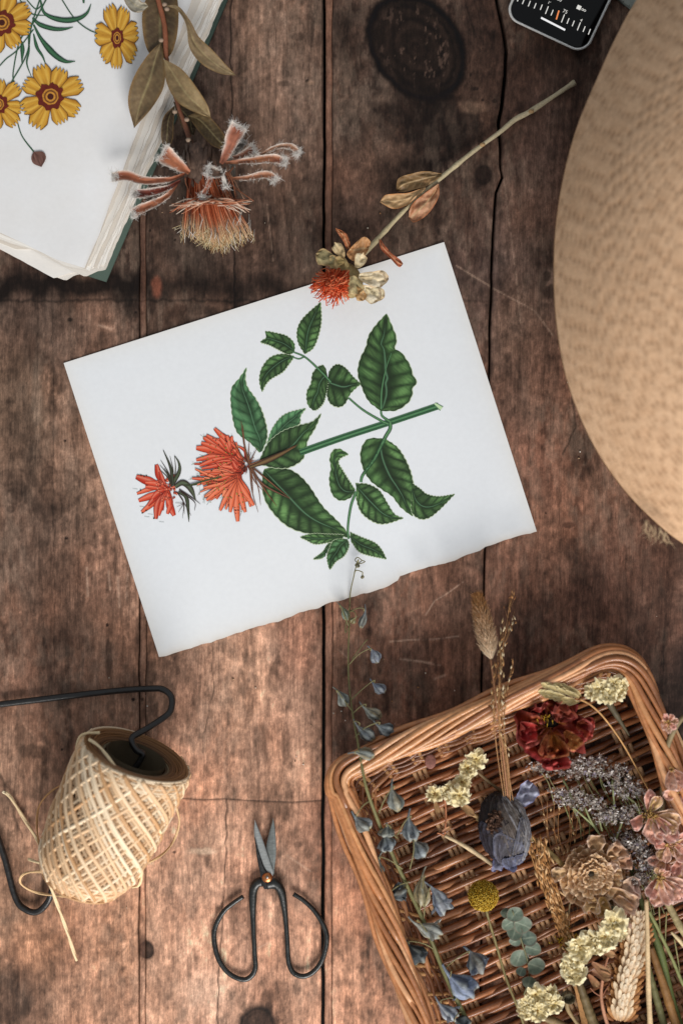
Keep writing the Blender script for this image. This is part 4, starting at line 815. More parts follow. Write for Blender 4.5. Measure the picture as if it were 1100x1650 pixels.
# ================================================================ grey metal rule at the top right
RU = thing('metal_ruler', 'grey green metal ruler end beside the phone, mostly hidden by the hat', 'ruler', P(1005, 0, 0))
mb = MB(); q0 = ZH([(720, -30), (808, 58), (900, -60), (1300, 150), (1300, 30), (800, -190)])
rp = PP(ZH([(640, -70), (807, 52), (1000, 170), (1040, 115), (850, -10), (700, -120)]), .0016); mb.poly(rp[::-1], .0004, .0016, rgb('#7d8078')); mb.build('blade', M['steel'], RU)
mb = MB()
for i in range(26):
    a = ZH([(700+i*6.2, -21+i*4.1)])[0]; b = ZH([(700+i*6.2+(5 if i % 5 else 9), -21+i*4.1-(8 if i % 5 else 15))])[0]; mb.tube(PP([a, b], .00166), .18*S*2, rgb('#151515'), k=4)
mb.build('scale_marks', M['ink'], RU)
# ================================================================ straw hat, crown down, brim drooping
HATZ = .15
HX, HY = 1453, 430
ed = [(1150, -190), (1085, -80), (1024.6, 0), (989, 65), (962, 125), (932, 196), (910, 273), (896, 355), (892, 436), (896, 518), (910, 600), (934, 671), (967, 736), (1011, 796), (1060, 845), (1100, 876), (1180, 925), (1290, 965)]
HAT = thing('straw_hat', 'wide brimmed woven straw hat lying over the right edge of the table', 'hat', P(HX, HY, 0))
edw = smooth(np.array(ed, float), 400); ang = np.unwrap(np.arctan2(edw[:, 1]-HY, edw[:, 0]-HX)); rad = np.hypot(edw[:, 0]-HX, edw[:, 1]-HY)
if ang[0] > ang[-1]: ang = ang[::-1]; rad = rad[::-1]
na, nr = 1500, 150
th = np.linspace(0, 2*math.pi, na, endpoint=False)+ang[0]
r_out = np.interp(th, ang, rad, right=np.nan); bad = np.isnan(r_out)
tb = (th[bad]-ang[-1])/(ang[0]+2*math.pi-ang[-1]); r_out[bad] = rad[-1]*(1-tb)+rad[0]*tb+35*np.sin(tb*math.pi)
pr = np.linspace(0, 1, nr)
r_in = 215.0
Rm = r_in+(r_out[None]-r_in)*pr[:, None]
T = th[None]+0*Rm
Zb = HATZ+.012*np.sin(pr*math.pi*.62)[:, None]-.078*(pr**2.4)[:, None]+.006*np.sin(T*2+1)*pr[:, None]
# weave: rows of plaited straw, short floats staggered from row to row
row = Rm/7.6; kk = np.floor(row); fr = row-kk
per = 2*math.pi*np.maximum(kk, 1)*7.6/36.0; ph_ = T*np.round(per)/(2*math.pi)+h2(kk, kk*0, 5)+.5*fbm(T*30, Rm/25, 6)
stitch = (.5+.5*np.cos(2*math.pi*ph_)); rowp = np.sin(np.pi*fr)**.7
gap = np.exp(-((ph_-np.round(ph_))/.25)**2)*np.exp(-((fr-.5)/.30)**2)
irr = fbm(T*60, Rm/12, 12)
hw = rowp*.0003-gap*.0010*(.4+irr)
Zw = Zb+hw
fx = (H-Zb)/H
V = np.stack([((HX-550)+Rm*np.cos(T))*S*fx, ((825-HY)-Rm*np.sin(T))*S*fx, Zw], -1)
cw = mixc(rgb('#cfab8a')*np.ones(Rm.shape+(1,)), rgb('#b08a6a'), irr)
cw = mixc(cw, rgb('#714c30'), np.clip(gap*(.35+.7*irr), 0, 1)*.85); cw = mixc(cw, rgb('#dcb890'), rowp*.2)
cw = cw*(.9+.2*fbm(Rm/9, T*4, 3))[..., None]
mb = MB(); mb.grid(V, cw, wrap=True)
Vb = V.copy(); Vb[..., 2] = Zb-.003; mb.grid(np.concatenate([V[-1:], Vb[::-6]], 0), rgb('#a87d50'), wrap=True)
mb.build('brim', mat('straw', rough=.62, spec=.25, noise=.16, nscale=900, bump=.25, bscale=1200), HAT)
lv = np.linspace(0, 1, 26); rr2 = np.array([r_in*(1-.08*t-.10*max(0, t-.8)/.2) for t in lv]); zz2 = HATZ*(1-lv)+.004*lv
a2 = np.linspace(0, 2*math.pi, 120, endpoint=False)
fx0 = (H-HATZ)/H
cxw, cyw = (HX-550)*S*fx0, (825-HY)*S*fx0
ringz = [np.stack([cxw+r*S*fx0*np.cos(a2), cyw+r*S*fx0*np.sin(a2), np.full(120, z)], -1) for r, z in zip(rr2, zz2)]+[np.stack([cxw+r*S*np.cos(a2), cyw+r*S*np.sin(a2), np.full(120, .003)], -1) for r in (130, 60, 1)]
mb = MB(); mb.grid(np.array(ringz), rgb('#a87a4c'), wrap=True); mb.build('crown', bpy.data.materials['straw'], HAT)
mb = MB()
for x, y in ((1062, 862), (1050, 858), (1072, 868), (1040, 850)):
    for i in range(7): rod(mb, [(x+R_.uniform(-4, 4), y-12, .098), (x+R_.uniform(-8, 8), y+2, .096), (x+R_.uniform(-16, 16), y+R_.uniform(6, 18), .092)], [.5, .4, .2], '#cfb592', k=3, n=6)
mb.build('frayed_straw', M['fibre'], HAT)
# ================================================================ black wire bracket
HG = thing('wire_bracket', 'bent black iron wire bracket passing through the cone of twine', 'hook', P(120, 1300, 0))
ZN = zm(0, 1080, 3.235)
mb = MB()
hp = [(-420, 205), (-120, 190), (0, 178), (300, 142), (600, 108), (780, 96), (850, 100), (895, 140), (890, 210), (850, 250), (760, 308), (695, 345), (690, 380), (715, 420), (740, 455), (600, 640), (420, 850), (290, 1100), (255, 1200), (200, 1258), (140, 1250), (80, 1180), (0, 900), (-200, 420), (-420, 205)]
hz = [.006, .005, .005, .005, .006, .007, .008, .011, .015, .019, .026, .032, .034, .034, .033, .032, .028, .014, .009, .005, .005, .005, .006, .008, .006]
rod(mb, [q+(z,) for q, z in zip(ZN(hp), hz)], 5.1, '#1c1a19', n=260, k=14, jit=.04); mb.build('wire', M['iron'], HG)
# ================================================================ cone of twine
TW = thing('twine_cone', 'cone of cream paper twine with loose ends, threaded on the black wire bracket', 'twine', P(165, 1330, 0))
ac = np.array(P(*ZN([(715, 445)])[0], .047)); bc = np.array(P(*ZN([(425, 1085)])[0], .038))
axd = (bc-ac); LA = np.linalg.norm(axd); axd /= LA
_, sx, sy = frame_of(axd)
tilt = .0
def twrad(t): return np.interp(t, [0, .05, .3, .6, .85, 1], [83, 85, 84, 82, 76, 60])*S
def cone_pt(t, a, dr=0.0):
    t = np.asarray(t); a = np.asarray(a); r = twrad(t)+dr
    # the winding is slanted: the ends are oblique ovals
    sl = .08*np.cos(a-SLA)*r
    return ac+((t*LA)+sl)[..., None]*axd+(r*np.cos(a))[..., None]*sx+(r*np.sin(a))[..., None]*sy
SLA = math.atan2((np.array([-.55, -.15, .65])@sy), (np.array([-.55, -.15, .65])@sx))
mb = MB(); tt = np.linspace(0.0, 1, 40)[:, None]; aa = np.linspace(0, 2*math.pi, 60, endpoint=False)[None]
V = cone_pt(tt+0*aa, aa+0*tt, -3.0*S); mb.grid(V, rgb('#6d4628'), wrap=True)
for t0, r0, r1, zc_ in ((1.0, 1, .3, '#4c3420'),):
    ra = np.linspace(1, .35, 8)[:, None]; V = ac+LA*axd+0*ra[..., None]+(ra*twrad(1.)*np.cos(aa))[..., None]*sx+(ra*twrad(1.)*np.sin(aa))[..., None]*sy+(.08*ra*twrad(1.)*np.cos(aa-SLA))[..., None]*axd; mb.grid(V[:, ::-1], rgb('#6d4828'), wrap=True)
mb.build('wound_core', M['twine'], TW)
mb = MB()   # hollow: rings of twine ends round a card tube
for i, (ro, dz, c) in enumerate([(x, 0, c) for x, c in zip(np.linspace(82, 50, 13), ['#b98a5a', '#9c6e42', '#b08050', '#8a5c34', '#a5764a', '#8f6238', '#9a6c40', '#7a5230', '#8f6640', '#6d4a2c', '#84603c', '#8f8468', '#5c4a34'])]):
    a = np.linspace(0, 2*math.pi, 70); r = ro*S*(1+.02*np.sin(a*3+i)); pts = ac+(r*np.cos(a))[:, None]*sx+(r*np.sin(a))[:, None]*sy+(.08*r*np.cos(a-SLA)-.0010*(1-abs(i-3)/5)+.0008*i*.3)[:, None]*axd
    mb.tube(pts, 1.9*S, rgb(c)*.55, k=6, caps=False)  # coils dimmed, putting the shade of this end into their colour
mb.build('end_coils', M['twine'], TW)
mb = MB(); V = np.array([[ac+(tt_*LA*.8)*axd+(47*S*math.cos(a))*sx+(47*S*math.sin(a))*sy+(.08*47*S*math.cos(a-SLA))*axd for a in aa[0]] for tt_ in np.linspace(0, 1, 8)]); mb.grid(V[:, ::-1], rgb('#4f4433'), wrap=True); mb.build('card_tube', M['twine'], TW)
mb = MB()
NW = 22; TC = ['#dab48c', '#e6c8a4', '#cca278', '#deba92', '#c2966a', '#ecd4b4']
for fam in (-1, 1):
    for layer in (0, 1, 2):
        for i in range(NW):
            n = 60; t = np.linspace(0.0, 1.0, n); a0 = 2*math.pi*(i+.33*layer+R_.uniform(-.04, .04))/NW
            a = a0+(2.9 if fam > 0 else -1.7)*t+.05*np.sin(t*6+i)+R_.uniform(-.05, .05)*t
            w = -1.2+1.5*layer+(.9 if fam > 0 else 0)+.6*np.sin(t*math.pi*9+i+fam)
            pts = cone_pt(t, a, w*S); mb.tube(pts, (3.15+.35*R_.random())*S, rgb(R_.choice(TC))*((.55) if layer == 0 else .82 if layer == 1 else 1.0), k=6, flat=.8)  # lower layers coloured darker, painting in the shade between strands
for i in range(9):   # windings round the ends
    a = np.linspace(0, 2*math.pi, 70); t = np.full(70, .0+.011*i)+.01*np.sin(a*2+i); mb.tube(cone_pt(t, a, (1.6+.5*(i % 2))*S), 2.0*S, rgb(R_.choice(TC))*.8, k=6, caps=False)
for i in range(9):
    a = np.linspace(0, 2*math.pi, 70); t = np.full(70, 1-.014*i)+.015*np.sin(a+i); mb.tube(cone_pt(t, a, (1.8+.4*(i % 2))*S), 2.0*S, rgb(R_.choice(TC)), k=6, caps=False)
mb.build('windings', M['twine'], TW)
def cord(pts, r=2.3, c='#dcbf92', name='loose_twine', n=70):
    mb = MB(); p = smooth(PP([q+(z,) for q, z in zip(ZN([(a, b) for a, b, _ in pts]), [z for *_, z in pts])]), n)
    for k_ in (0, math.pi):   # two plies twisted together
        t = np.linspace(0, n*.2, n)+k_; d = np.gradient(p, axis=0); d /= np.linalg.norm(d, axis=1)[:, None]; s_ = np.cross(d, [0, 0, 1.]); s_ /= np.linalg.norm(s_, axis=1)[:, None]+1e-9
        q = p+(s_*np.cos(t)[:, None]+np.array([0, 0, 1.])*np.sin(t)[:, None])*r*.30*S; mb.tube(q, r*.72*S, rgb(c), k=6)
    return mb.build(name, M['twine'], TW)
cord([(30,636,.004),(60,665,.004),(100,730,.003),(150,810,.004),(200,890,.008),(235,970,.03),(245,1060,.04),(285,1180,.03),(340,1330,.016),(400,1512,.004)], 3.1, '#e0c49a', n=120)
cord([(15,632,.004),(45,650,.004),(70,680,.004)], 2.4, '#e6d2b0', n=20)
cord([(520,325,.055),(430,335,.05),(402,400,.045),(400,500,.055),(430,600,.066),(480,690,.073),(560,790,.076),(640,890,.072),(715,1000,.06),(740,1060,.045),(725,1120,.03),(690,1130,.022)], 2.4, '#e6cfa4', n=120)
cord([(345,585,.03),(270,630,.018),(215,690,.012),(195,760,.014),(200,880,.024),(235,1010,.04)], 1.7, '#b98a58', n=60)
cord([(915,700,.024),(935,790,.018),(905,890,.016),(840,965,.03),(740,1015,.045),(600,1048,.06),(400,1055,.062),(200,1050,.04),(130,1060,.026),(105,1095,.018),(130,1130,.012),(200,1160,.012),(300,1175,.02),(410,1180,.03)], 2.1, '#d5b183', n=150)
cord([(465,360,.062),(520,400,.068),(600,500,.076),(680,610,.078),(760,720,.074),(830,830,.06),(838,850,.054)], 2.5, '#e8d3ab', n=80)
cord([(150,985,.03),(240,1008,.05),(420,1005,.066),(600,985,.068),(760,900,.055)], 2.4, '#e6cfa4', n=70)
# ================================================================ scissors
ZC = zm(320, 1290, 4.5833)
SCI = thing('bonsai_scissors', 'black forged scissors with big open loop handles and a copper pivot, beside the basket', 'scissors', P(432, 1440, 0))
def blade(lo, up, z, th, dark):
    mb = MB(); n = 30; a = smooth(np.array(ZC(lo), float), n); b = smooth(np.array(ZC(up), float), n)
    def G(zz): t = np.linspace(0, 1, 7)[None, :, None]; g = a[:, None]*(1-t)+b[:, None]*t; Z = zz+0*g[..., 0]; Z[:, 1:-1] += .0005; return np.stack([(g[..., 0]-550)*S*(H-Z)/H, (825-g[..., 1])*S*(H-Z)/H, Z], -1)
    T_ = G(z+th); B_ = G(z); s_ = np.linspace(0, 1, n)[:, None]+0*np.linspace(0, 1, 7); t_ = np.linspace(0, 1, 7)[None]+0*s_
    k = sstep(.62, .66, s_*1.0+(t_-.5)*dark); c = mixc(rgb('#9fa09d')*np.ones(s_.shape+(1,)), rgb('#141414'), k)
    d = T_[15, -1]-T_[15, 0]; e = T_[16, 0]-T_[15, 0]
    fl = (e[0]*d[1]-e[1]*d[0]) < 0
    if fl: T_, B_, c = T_[:, ::-1], B_[:, ::-1], c[:, ::-1]
    mb.grid(T_, c); mb.grid(np.concatenate([T_[:, -1:], B_[:, -1:]], 1), c[:, -2:]); mb.grid(np.concatenate([B_[:, :1], T_[:, :1]], 1), c[:, :2]); mb.grid(B_[:, ::-1], c)
    return mb
steel2 = M['steel']
mb = blade([(550,125),(522,230),(500,330),(495,370),(520,470),(540,545)], [(550,125),(562,180),(570,280),(572,400),(562,500),(560,545)], .0025, .0016, 0); mb.c = [np.tile(rgb('#7f827f'), (len(x), 1)) for x in mb.c]; mb.build('blade', steel2, SCI)
mb = blade([(415,140),(408,200),(412,270),(425,330),(450,420),(480,490),(520,555)], [(415,140),(440,200),(470,280),(500,370),(530,460),(552,520),(548,560)], .0045, .0016, 0); mb.c = [np.tile(rgb('#a3a5a3'), (len(x), 1)) for x in mb.c]; mb.build('blade', steel2, SCI)
mb = blade([(412,275),(420,330),(428,400),(440,470),(455,540),(470,620),(485,655)], [(414,275),(432,340),(462,430),(492,510),(545,560),(560,590),(565,652)], .0047, .0022, 0); mb.c = [np.tile(rgb('#161616'), (len(x), 1)) for x in mb.c]; mb.build('shank', M['iron'], SCI)
def handle(pts, rad, z0, z1):
    mb = MB(); n = 110; p = smooth(PP([q+(z0+(z1-z0)*min(1, i/4),) for i, q in enumerate(ZC(pts))]), n); r = np.interp(np.linspace(0, 1, n), np.linspace(0, 1, len(rad)), rad)/4.5833/2*S*1.14
    p[:, 2] = np.maximum(p[:, 2], r*.9); mb.tube(p, r, rgb('#1b1c1a'), k=12, flat=.85); return mb.build('handle', M['iron'], SCI)
handle([(470,600),(430,610),(405,660),(400,740),(402,850),(408,1000),(415,1150),(420,1230),(395,1290),(340,1322),(260,1300),(190,1240),(140,1150),(115,1030),(125,930),(185,820),(260,755),(330,708)], [62, 58, 50, 38, 32, 31, 31, 33, 34, 33, 33, 34, 34, 34, 33, 31, 29, 29], .004, .0035)
handle([(500,620),(560,610),(605,660),(625,740),(640,850),(652,1000),(660,1150),(672,1220),(705,1275),(770,1298),(840,1270),(900,1200),(935,1100),(945,1000),(915,910),(850,810),(770,735),(700,690)], [70, 62, 50, 38, 32, 31, 31, 33, 34, 33, 33, 34, 34, 36, 33, 31, 29, 29], .006, .0038)
mb = MB(); mb.ellipsoid(P(*ZC([(507, 570)])[0], .0072), np.array([8.6, 8.6, 5])*S, rgb('#b8764a'), n=14, m=24); mb.build('pivot_rivet', mat('copper', rough=.3, noise=.2, metal=.9, bump=.2), SCI)
mb = MB(); mb.ellipsoid(P(*ZC([(507, 566)])[0], .0095), np.array([2.6, 2.6, 1.4])*S, rgb('#8a8580')); mb.build('rivet_pin', M['steel'], SCI)
# ================================================================ wicker tray basket
BA = thing('wicker_basket', 'shallow woven willow basket with a braided rim, full of dried flowers', 'basket', P(850, 1450, 0))
WC = ['#9a613c', '#875332', '#a66e46', '#7a4a2c', '#94603c', '#b07850', '#6c4026']
uv_u = np.array([.922, -.388]); uv_v = np.array([.33, .944]); uvf = np.array([.405, .914])
def loop(O, u, v, a, b, rc, n):
    """rounded quadrilateral in photo pixels starting at the top left corner; rc = four corner radii"""
    O = np.array(O, float); c = [O, O+u*a, O+u*a+v*b, O+v*b]; pts = []
    for i in range(4):
        p, q, r = c[i-1], c[i], c[(i+1) % 4]; d1 = (p-q)/np.linalg.norm(p-q); d2 = (r-q)/np.linalg.norm(r-q); k = rc[i]
        for t in np.linspace(0, 1, 14): pts.append((1-t)**2*(q+d1*k)+2*t*(1-t)*q+t*t*(q+d2*k))
    pts = np.array(pts+[pts[0]]); return resample(pts, n+1)[:-1]
NL = 900
RIMZ, FLZ = .046, .008
rim = loop((537, 1245), uv_u, uv_v, 516, 640, [32, 66, 90, 80], NL)
flo = loop((590, 1268), np.array([.922, -.388]), uvf, 470, 560, [60, 90, 90, 60], NL)
def at_level(t, out=0.0):
    p = rim*t+flo*(1-t); d = np.roll(p, -3, 0)-np.roll(p, 3, 0); d /= np.linalg.norm(d, axis=1)[:, None]; nn = np.stack([d[:, 1], -d[:, 0]], 1)
    return p, nn
def to3(p, z): z = np.broadcast_to(z, (len(p),)); f = (H-z)/H; return np.stack([(p[:, 0]-550)*S*f, (825-p[:, 1])*S*f, z], -1)
arc = np.r_[0, np.cumsum(np.linalg.norm(np.diff(rim, axis=0), axis=1))]; PER = arc[-1]+3
def strandcol(n, c, seed):
    k = fbm(np.arange(n)/14.0, np.zeros(n)+seed, seed, 3); return rgb(c)*(.82+.45*k)[:, None]
WR = ['#b0754a', '#9c643c', '#bc8456', '#8c5834', '#a97046', '#c8946a']
def segs(mb, P3, rad, seed, cmin=120, cmax=260, k=7, pal=None):
    """cut a closed run into separate rods that taper and overlap"""
    n = len(P3); i = R_.randrange(n)
    tot = 0
    while tot < n:
        L = R_.randint(cmin, cmax); idx = (np.arange(i, i+L+14)) % n; q = P3[idx].copy(); m = len(q); e = np.linspace(0, 1, m)
        r = rad*(R_.uniform(.85, 1.12))*(1-.45*e**2)*(.6+.4*sstep(0, .03, e)); q[:, 2] -= (sstep(.06, 0, e)*.0025)
        mb.tube(q[::2], r[::2], strandcol(len(q[::2]), R_.choice(pal or WC), R_.randrange(50)), k=k); i = (i+L) % n; tot += L
mb = MB()
p, nn = at_level(1.0)
for j in range(11):
    lam = PER/round(PER/640.0); ph = 2*math.pi*(arc/lam+j/11); lat = 15*np.sin(ph)+3*np.sin(arc/37+j); zz_ = RIMZ+.0042*np.cos(ph)
    segs(mb, to3(p+nn*lat[:, None], zz_), 5.0*S, j, 130, 250, 9, WR)
for j, (lat, dz) in enumerate(((14, -.007), (-12, -.008), (4, -.010), (20, -.004), (-18, -.003))): segs(mb, to3(p+nn*(lat+3*np.sin(arc/29+j))[:, None], RIMZ+dz), 5.4*S, j+9, 120, 260, 7, WR)
mb.build('rim', M['wicker'], BA)
mb = MB()
NS = 44
for j in range(11):
    t = (j+.2)/11*.97; p, nn = at_level(t); ph = arc/PER*NS*math.pi+j*math.pi
    segs(mb, to3(p+nn*(3.4*np.sin(ph)+1*np.sin(arc/19+j))[:, None], FLZ+(RIMZ-FLZ)*t+.0006*np.sin(arc/40+j*2)), 4.6*S, j+20, 80, 200)
mb.build('side_weave', M['wicker'], BA)
mb = MB()
for i in range(NS):
    k = int(NL*i/NS)
    for o_ in (-3, 3):
        q = np.stack([at_level(t)[0][(k+o_) % NL] for t in (0, .35, .7, 1)]); z = np.array([FLZ, FLZ+(RIMZ-FLZ)*.35, FLZ+(RIMZ-FLZ)*.7, RIMZ-.003])
        mb.tube(smooth(to3(q, z), 10), 3.4*S, strandcol(10, '#b88a5c', i), k=6)
mb.build('side_stakes', M['wicker'], BA)
# floor
mb = MB(); FO = np.array([566., 1276.]); FU = np.array([.922, -.388]); FV = uvf
def fl(u, v, z):
    u = np.asarray(u, float); v = np.asarray(v, float)
    q = FO+u[..., None]*FU+v[..., None]*FV; z = np.broadcast_to(z, u.shape); f = (H-z)/H
    return np.stack([(q[..., 0]-550)*S*f, (825-q[..., 1])*S*f, z], -1)
ST = [38+i*79 for i in range(7)]
for s_ in ST:
    for o_ in (-11, -2.5, 6): q = np.linspace(-4 if s_ < 400 else 50 if s_ < 480 else 95, 590, 40); mb.tube(fl(s_+o_+1.5*np.sin(q/50+s_), q, FLZ-.001), 3.9*S, strandcol(40, '#c49a70', int(s_)), k=7)
mb.build('floor_stakes', M['wicker'], BA)
mb = MB(); v = -4.0; r = 0
while v < 585:
    i0 = -12+R_.uniform(-3, 3); u = np.arange(i0, min(500, 425+v*.9), 4.0); ph = (u-38)/79*math.pi+(r % 2)*math.pi
    j1, j2 = R_.uniform(0, 9), R_.uniform(0, 9)
    lat = 2.2*np.sin(ph/2+j1)+2.4*np.sin(u/97+j2); z = FLZ+.0030*np.cos(ph)+.0002*np.sin(u/31+j1)
    rad = (4.9+R_.uniform(-1.1, 1.0))*(1+.12*np.sin(u/110+j2))
    # a row is often two rods that overlap
    if R_.random() < .6:
        c = R_.uniform(120, 420); a = u < c+26; b = u > c-26
        for msk, off in ((a, -1.6), (b, 2.2)):
            if msk.sum() > 6:
                e = np.linspace(0, 1, msk.sum()); mb.tube(fl(u[msk], v+lat[msk]+off*np.exp(-((u[msk]-c)/40)**2)*1.5, z[msk]), rad[msk]*S*(1-.3*(e if off < 0 else 1-e)), strandcol(msk.sum(), R_.choice(WC), R_.randrange(60)), k=8)
    else: mb.tube(fl(u, v+lat, z), rad*S, strandcol(len(u), R_.choice(WC), R_.randrange(60)), k=8)
    v += 11.4+R_.uniform(-1.2, 1.2); r += 1
mb.build('floor_weave', M['wicker'], BA)
# ================================================================ larkspur, trailing from the print into the basket
LK = thing('dried_larkspur', 'long dried larkspur stem with grey blue buds, trailing from the loose print into the basket', 'dried flower', P(600, 1250, .03))
zst = lambda y: float(np.interp(y, [900, 960, 1000, 1100, 1230, 1300, 1420, 1500, 1650], [.0066, .0066, .008, .020, .056, .050, .036, .034, .034]))
SP = [(583,903),(574,912),(570,928),(564,958),(563,1000),(561,1050),(562,1100),(568,1150),(577,1200),(588,1262),(604,1310),(624,1360),(652,1420),(680,1480),(706,1545),(730,1600),(762,1665)]
mb = MB(); rod(mb, [(x, y, zst(y)) for x, y in SP], [.8, 1, 1.2, 1.5, 1.9, 2.6, 3, 3.4, 3.6, 3.8, 4], ('#77704a', '#6d6a42'), n=160, k=9); mb.build('stem', M['stem'], LK)
Z3a, Z5a, Z7a = zm(520, 1020, 3.667), zm(520, 1330, 3.667), zm(500, 880, 3.056)
def stem_near(x, y):
    d = [math.hypot(x-a, y-(b-0)) for a, b in SP]; return SP[int(np.argmin(d))]
def bud(tail, tip, w, c0='#5b6670', c1='#8f9ba6', c2='#8a7a5a', z=None, open_=0.0, node=None, seed=0):
    o = MB(); (x0, y0), (x1, y1) = tail, tip; z = z if z is not None else zst((y0+y1)/2)+.002; w = w*1.12
    a = np.array(P(x0, y0, z+.002)); b = np.array(P(x1, y1, z)); d = b-a; L = np.linalg.norm(d); d, s, u = frame_of(d)
    n, m = 22, 30; t = np.linspace(0, 1, n)[:, None]; th = np.linspace(0, 2*math.pi, m, endpoint=False)[None]
    prof = np.interp(t, [0, .2, .34, .5, .66, .82, .94, 1], [.11, .14, .24, .62, .97, .96, .66+.3*open_, .22+.7*open_])
    rr = w/2*S*prof*(1+.13*np.cos(5*th+t*2.5+seed)*sstep(.3, .6, t)+.10*(fbm(t*8+seed, th*1.2, seed, 3)-.5)*2*sstep(.2, .5, t)+open_*.22*np.cos(7*th+seed)*sstep(.8, 1, t))
    bend = .10*np.sin(t*3.1)*L*R_.choice([-1, 1])
    V = a+(t*L*(1+.05*np.cos(3*th+seed)*sstep(.85, 1, t)))[..., None]*d+(rr*np.cos(th)+bend*(1-t)*1.2)[..., None]*s+(rr*np.sin(th)*.85)[..., None]*u
    k = fbm(th*1.5+seed, t*2.5, seed+3, 3)
    col = mixc(rgb(c0)*np.ones((n, m, 1)), rgb(c1), sstep(.35, .65, k)); col = mixc(col, rgb(c2), sstep(.45, .75, fbm(th*1.1+seed*2, t*1.4, seed+8))*.8)
    rid = np.cos(5*th+t*2.5+seed); col = mixc(col, rgb('#2f3436'), sstep(-.6, -1, rid)*.75*sstep(.3, .5, t)); col = mixc(col, rgb('#b9bfb8'), np.exp(-((rid-.8)/.16)**2)*.5)  # groove shade and ridge highlights painted into the bud colour
    col = mixc(col, rgb('#b9ad84'), sstep(.93, 1, t)*(.7-.5*open_)); col = mixc(col, rgb('#414a50'), sstep(.4, .1, t)*.55)
    V = np.concatenate([V, np.repeat((a+(.93 if open_ else 1.0)*L*d)[None, None], m, 1)], 0); col = np.concatenate([col, col[-1:]*.5], 0)
    o.grid(V, col, wrap=True)
    if open_:
        for q in range(3):
            an = q*2.1+seed; dr = s*math.cos(an)+u*math.sin(an)
            petal(o, a+d*L*.66+dr*w*.28*S, d+dr*.55, dr, L*.28, w*.42*S, curl=.5, cup=.3, ruff=.35, c0=c0, c1=c1, edge='#98a2ac', seed=seed*7+q, n=10, m=9)
    ob = o.build('bud', M['petal'], LK)
    if node is not None:
        pd = MB(); nx, ny = node; mx, my = (x0+nx)/2+R_.uniform(-6, 6), min(y0, ny)-R_.uniform(0, 8)
        ja = a+d*L*.30; jx, jy = x0+(x1-x0)*.3, y0+(y1-y0)*.3
        rod(pd, [(nx, ny, zst(ny)), ((nx+jx)/2+R_.uniform(-3, 3), (ny+jy)/2-5, z+.004), (jx, jy-4, z+.005), (jx, jy, z+.003)], [1.2, .95, .8, .9], '#77704c', k=5, n=20)
        pd.build('pedicel', M['stem'], LK)
    return ob
A = lambda Z, *p: Z([p])[0]
GB, OL, LB, DK = ('#545a5e', '#858b90', '#7a776c'), ('#5f6460', '#8c8e86', '#9a8660'), ('#70788a', '#a6abb4', '#77767a'), ('#303538', '#50565a', '#5a4e3e')
for i, (Z, t0, t1, w, cs, op, nd) in enumerate((
 (Z3a, (262,75), (325,172), 17, LB, 0, (562,1071)), (Z3a, (278,268), (362,350), 16, LB, 0, (565,1128)), (Z3a, (58,318), (140,428), 17, OL, 0, (566,1144)), (Z3a, (215,405), (338,500), 18, OL, 0, (568,1150)),
 (Z3a, (182,510), (296,630), 18, GB, 0, (570,1165)), (Z3a, (298,518), (410,592), 20, GB, 0, (572,1188)), (Z3a, (145,712), (300,722), 17, OL, 0, (580,1215)), (Z3a, (410,862), (440,1048), 22, OL, 0, (610,1310)),
 (Z3a, (170,1052), (272,1158), 23, GB, 0, (596,1290)), (Z3a, (515,1036), (525,1225), 22, GB, .3, (640,1345)), (Z3a, (375,1120), (375,1200), 22, OL, .3, (632,1340)), (Z5a, (345,20), (385,150), 24, GB, .3, (640,1350)), (Z5a, (350,155), (308,302), 22, OL, 0, (648,1400)),
 (Z5a, (508,70), (598,182), 24, GB, 0, (660,1400)), (Z5a, (350,428), (490,372), 24, DK, .3, (660,1420)), (Z5a, (608,240), (585,472), 23, ('#8a7a58', '#a08f6c', '#6a6650'), 0, (676,1470)),
 (Z5a, (590,328), (730,500), 23, LB, 1, (682,1485)), (Z5a, (503,538), (692,648), 22, ('#8d8f8a', '#b5b2a4', '#9a9078'), .3, (705,1540)), (Z5a, (480,655), (580,800), 28, DK, .6, (700,1530)), (Z5a, (830,715), (930,860), 30, ('#4f586a', '#7c8596', '#7a7264'), .5, (716,1560)),
 (Z5a, (705,820), (880,990), 34, ('#505c76', '#8f9ab2', '#7d7f84'), .7, (722,1585)), (Z5a, (662,1008), (782,1140), 20, LB, .5, (735,1610)), (Z5a, (740,1150), (860,1185), 24, DK, .6, (745,1630)),
 (Z7a, (268,285), (250,400), 11, GB, 0, (563,985)), (Z7a, (232,345), (202,378), 9, ('#8a7c50', '#a09468', '#8a8058'), 0, (563,985)), (Z7a, (130,275), (182,362), 11, ('#5f6a58', '#75806a', '#6d6a4a'), 0, (562,1010)), (Z7a, (256,132), (254,160), 5, ('#4f4a34', '#7a6e44', '#7a6e44'), 0, (571,922)), (Z7a, (238,66), (230,105), 7, ('#5a5438', '#7d7448', '#4a4430'), 0, (575,912)))):
    bud(A(Z, *t0), A(Z, *t1), w, *cs, open_=op, node=nd, seed=i+1, z=None if t1[1] > 0 else None)
mb = MB()
for pts in ([(583,903),(588,905),(579,908),(572,903),(576,898),(583,903)], [(567,1062),(585,1038),(592,1030)], [(562,1010),(556,1020),(558,1000),(564,975)]): rod(mb, [(x, y, zst(y)+.001) for x, y in pts], .8, '#77704c', k=5, n=24)
mb.build('tendril', M['stem'], LK)
